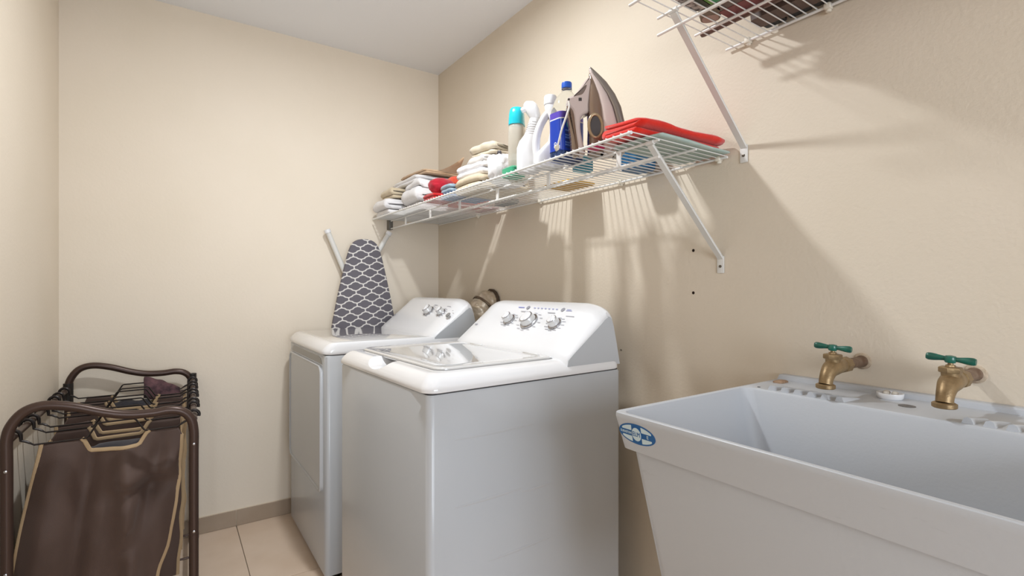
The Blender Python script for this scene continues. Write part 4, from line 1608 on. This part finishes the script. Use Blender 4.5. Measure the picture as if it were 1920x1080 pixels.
# body hull as a loft along q: half widths taper to the tip like a boat
def loft_side(nm, rows, m, par=None, seg=18):
    """rows: (y_px, x_left_px, x_right_px, halfwidth, squareness)"""
    bm = new()
    rings = []
    for y, xl, xr, hw, sq in rows:
        c = (xl + xr) / 2
        hx = (xr - xl) / 2
        ring = []
        for k in range(seg):
            a = 2 * PI * k / seg
            ca, sa = math.cos(a), math.sin(a)
            ex = math.copysign(abs(ca) ** sq, ca)
            ey = math.copysign(abs(sa) ** sq, sa)
            p = ((c + ex * hx - 1108) / 640.0, (292 - y) / 640.0)
            ring.append(MI @ V((p[0], p[1], ey * hw)))
        rings.append(ring)
    add_rings(bm, rings)
    return obj(nm, bm, m, par or IR, sharp=1.2)
loft_side('soleplate', [(290, 1152, 1169, 0.052, 0.5), (270, 1152, 1169, 0.056, 0.5), (240, 1150, 1167, 0.055, 0.5), (210, 1143, 1161, 0.049, 0.5), (185, 1134, 1151, 0.040, 0.5), (160, 1121, 1137, 0.026, 0.5), (142, 1112, 1123, 0.013, 0.6), (130, 1106, 1112, 0.005, 0.7), (127, 1106, 1109, 0.002, 0.8)], SOLE)
loft_side('skirt', [(290, 1126, 1155, 0.047, 0.55), (270, 1125, 1156, 0.052, 0.55), (240, 1124, 1155, 0.051, 0.55), (210, 1122, 1147, 0.046, 0.55), (185, 1117, 1138, 0.037, 0.6), (160, 1111, 1125, 0.024, 0.6), (142, 1106, 1114, 0.012, 0.7), (131, 1105, 1108, 0.004, 0.8)], MAUV)
loft_side('water_tank', [(290, 1104, 1132, 0.040, 0.6), (265, 1103, 1131, 0.043, 0.6), (235, 1104, 1130, 0.043, 0.6), (205, 1102, 1127, 0.040, 0.6), (180, 1103, 1121, 0.033, 0.65), (158, 1104, 1115, 0.021, 0.7), (140, 1105, 1109, 0.009, 0.8)], BRWN)
# handle with its opening: front bridge, grip, heel post
plate('handle', [(1104, 150), (1108, 160), (1107, 176), (1104, 200), (1103, 214), (1094, 219), (1089, 226), (1088, 244), (1092, 268), (1097, 290), (1086, 292), (1081, 270), (1077, 240), (1074, 215), (1068, 206), (1064, 196), (1065, 188), (1076, 183), (1085, 172), (1096, 157)], 0.044, MAUV, 0.0, 0.006)
plate('grip_insert', [(1099, 165), (1098, 172), (1092, 182), (1084, 185), (1075, 186), (1084, 177), (1092, 168)], 0.0475, mat('iron_taupe', '75675e', 0.3), 0.0, 0.003)
plate('heel_post', [(1072, 208), (1078, 225), (1082, 255), (1086, 290), (1074, 291), (1071, 262), (1067, 232), (1063, 203)], 0.046, BRWN, 0.0, 0.008)
bm = new()
ring = [(1113 + 12 * math.cos(a) + 1 * math.sin(a), 245 + 21 * math.sin(a)) for a in [2 * PI * k / 20 for k in range(20)]]
pts = [MI @ V((x, y, 0.0425)) for x, y in pq(ring)]
add_tube(bm, pts, 0.0045, 8, closed=True)
obj('opening_rim', bm, mat('iron_bronze', 'a08a6c', 0.25, metal=0.4), IR, sharp=3)
plate('opening', [(1113 + 10 * math.cos(a), 246 + 19 * math.sin(a)) for a in [2 * PI * k / 16 for k in range(16)]], 0.004, IRD, 0.0420, 0.001)
for (x, y, r) in ((1087, 192, 0.0045), (1066, 192, 0.003)):
    bm = new()
    c = pq([(x, y)])[0]
    add_box(bm, (c[0] - r, c[1] - r, 0.0215), (c[0] + r, c[1] + r, 0.0235), 0.0006, 1)
    for v in bm.verts:
        v.co = MI @ v.co
    obj('button', bm, IRD, IR)
bm = new()
c0 = pq([(1066, 195), (1067, 205), (1062, 222), (1053, 248), (1047, 272), (1043, 287)])
pth = [MI @ V((a, b, 0.018 + 0.005 * i)) for i, (a, b) in enumerate(c0)]
add_tube(bm, smooth_path(pth, 6), 0.0029, 10)
cord = obj('cord', bm, mat('cord_grey', 'cfc9c0', 0.5), IR, sharp=3)
bm = new()
add_tube(bm, smooth_path([pth[-1] + V((0, 0, 0.010)), pth[-1] + V((0, 0, 0.002)), pth[-1] + V((0.003, 0.0, -0.002))], 3), 0.0065, 12)
obj('cord_knot', bm, mat('cord_knot_cream', 'd6cdb9', 0.5), cord, sharp=3)

# --- red towel, pale sheet and pink cloth at the near end
def draped(name, label, cat, loc, rows, m, group=None):
    """section curve in (y,z) swept along x with per-row scaling"""
    pass
folded('pale_sheet', 'pale sage plastic sheet lying flat beneath the red towel', 'sheet', (1.165, 0.905, DZ + 0.0004), (0.305, 0.165, 0.008), 1, SAGE, 12.0, rz=0.02, wav=0.002, gap=0.1)
folded('red_towel', 'bright red towel folded over itself on the near end of the lower shelf', 'towel', (1.135, 0.910, DZ + 0.0105), (0.125, 0.345, 0.052), 3, REDT, 13.0, rz=PI / 2 - 0.02, wav=0.007, taper=0.0, slump=0.25)
folded('pink_cloth', 'small magenta cloth tucked under the red towel beside the iron', 'cloth', (0.972, 1.015, DZ + 0.0004), (0.05, 0.04, 0.013), 1, terry('magenta_cloth', 'c61a5a', 'b0164e'), 14.0, wav=0.003)
t = thing('blue_tub', 'small translucent blue container against the wall on the lower shelf', 'container', (1.262, 1.115, DZ), 0.0)
bm = new()
add_rings(bm, [rb(0.090, 0.075, 0.016, 0.0), rb(0.096, 0.08, 0.018, 0.004), rb(0.104, 0.088, 0.02, 0.07)])
obj('tub_body', bm, mat('blue_translucent', '4f93c8', 0.15, trans=0.5, ior=1.3, var='3b7fb5', vscale=25), t)
bm = new()
add_rings(bm, [rb(0.108, 0.092, 0.02, 0.070), rb(0.110, 0.094, 0.02, 0.074), rb(0.108, 0.092, 0.02, 0.079)])
obj('lid', bm, mat('white_lid', 'd5dbe0', 0.3), t)

# ------------------------------------------------------------------ things on the upper shelf
UD = UZ + 0.0019
bm = new()
add_tube(bm, [(0, 0.325, 0.0100), (0, 0.318, 0.0100), (0, -0.45, 0.0100)], [0.0088, 0.0098, 0.0098], 14)
tag(obj('brown_rod', bm, mat('brown_rod_paint', '6a524a', 0.4), loc=(1.2145, 0.52, UD)), 'slim brown rod lying lengthwise on the upper shelf wires', 'rod')
t = thing('storage_bag', 'dark brown zipped bag with black edge lying against the wall on the upper shelf', 'bag', (1.269, 0.455, UD + 0.0008))
BAGM = mat('taupe_nylon', '6b5952', 0.6, var='5a4a44', vscale=9, bump=0.3, bscale=300)
BLKM = mat('black_nylon', '151517', 0.45, bump=0.3, bscale=300)
bm = new()
add_rings(bm, [rrect(-0.026, 0.030, -0.27, 0.27, 0.012, z, 4) for z in (0.0, 0.004)] + [rrect(-0.034, 0.034, -0.272, 0.272, 0.016, 0.05, 4), rrect(-0.030, 0.032, -0.268, 0.268, 0.02, 0.12, 4), rrect(-0.016, 0.02, -0.25, 0.25, 0.01, 0.14, 4)])
obj('bag_body', bm, BAGM, t)
for k in range(4):
    bm = new()
    y1 = 0.262 - 0.062 * k
    add_rings(bm, [rrect(0.004, 0.049, y1 - 0.054, y1, 0.006, z, 3) for z in (0.0002, 0.002, 0.030)] + [rrect(0.008, 0.045, y1 - 0.050, y1 - 0.004, 0.006, 0.034, 3)])
    obj('edge_pocket', bm, BLKM, t)
bm = new()
add_box(bm, (-0.012, -0.20, -0.0006), (0.006, 0.12, 0.001), 0.0004, 1)
obj('red_stripe', bm, mat('red_stripe', 'b3202c', 0.5), t)
t = thing('box', 'maroon and grey carton standing on the upper shelf left of the black bag', 'box', (1.168, 0.575, UD))
bm = new()
add_box(bm, (-0.055, -0.20, 0.0), (0.036, 0.165, 0.12), 0.004, 2)
obj('carton', bm, mat('grey_card', '6c605c', 0.6), t)
bm = new()
add_box(bm, (-0.03, -0.18, -0.0008), (0.030, 0.168, 0.0003), 0.0, 1)
obj('maroon_panel', bm, mat('maroon_card', '7d3a3c', 0.5, var='6a3033', vscale=14), t)
t = thing('brush', 'small rounded taupe and mauve brush on the upper shelf beside the brown rod', 'brush', (1.133, 0.764, UD), 0.55)
bm = new()
add_rings(bm, [rrect(-0.040, 0.036, -0.024, 0.024, 0.020, z, 6) for z in (0.0, 0.003)] + [rrect(-0.044, 0.040, -0.028, 0.028, 0.024, 0.012, 6), rrect(-0.042, 0.038, -0.026, 0.026, 0.022, 0.026, 6), rrect(-0.03, 0.026, -0.016, 0.016, 0.014, 0.033, 6)])
obj('brush_back', bm, mat('taupe_rubber', '7f7264', 0.6, var='6d6155', vscale=20), t)
bm = new()
add_rings(bm, [rrect(-0.002, 0.034, -0.020, 0.020, 0.014, z, 5) for z in (-0.0006, 0.0004)])
obj('pad', bm, mat('mauve_strap', 'a58c82', 0.6), t)
t = thing('patterned_pouch', 'black and white patterned pouch with a green and blue band on the upper shelf', 'pouch', (1.045, 0.685, UD), 0.06)
PAT = mat('scribble_print', '1c171a', 0.7, var='d8cdc8', vscale=70, detail=2)
bm = new()
add_rings(bm, [rrect(-0.062, 0.05, -0.085, 0.088, 0.012, z, 4) for z in (0.0, 0.003)] + [rrect(-0.066, 0.054, -0.088, 0.091, 0.014, 0.03, 4), rrect(-0.05, 0.04, -0.07, 0.07, 0.014, 0.06, 4)])
obj('pouch_body', bm, PAT, t)
for i, (c, y) in enumerate((('1c2a17', 0.052), ('5f9a3c', 0.040), ('2f8a5a', 0.026), ('3f8fa0', 0.010), ('a9c3c9', -0.006))):
    bm = new()
    add_box(bm, (-0.055, y - 0.007, -0.0007), (0.048, y + 0.007, 0.0004))
    obj('colour_band', bm, mat('band_' + c, c, 0.5), t)
t = thing('orange_pack', 'orange red packet at the near end of the upper shelf', 'packet', (1.285, 0.485 - 0.0, UD + 0.0))
for ch in list(t.children):
    pass
bpy.data.objects.remove(t)
bm = new()
add_rings(bm, [rrect(-0.03, 0.03, -0.07, 0.07, 0.01, z, 4) for z in (0.0, 0.004, 0.06)] + [rrect(-0.02, 0.02, -0.06, 0.06, 0.008, 0.066, 4)])
o = obj('orange_pack', bm, mat('orange_film', 'c6563a', 0.35, coat=0.3), loc=(1.20, 0.20, UD))
tag(o, 'orange red packet further along the upper shelf near the picture edge', 'packet')
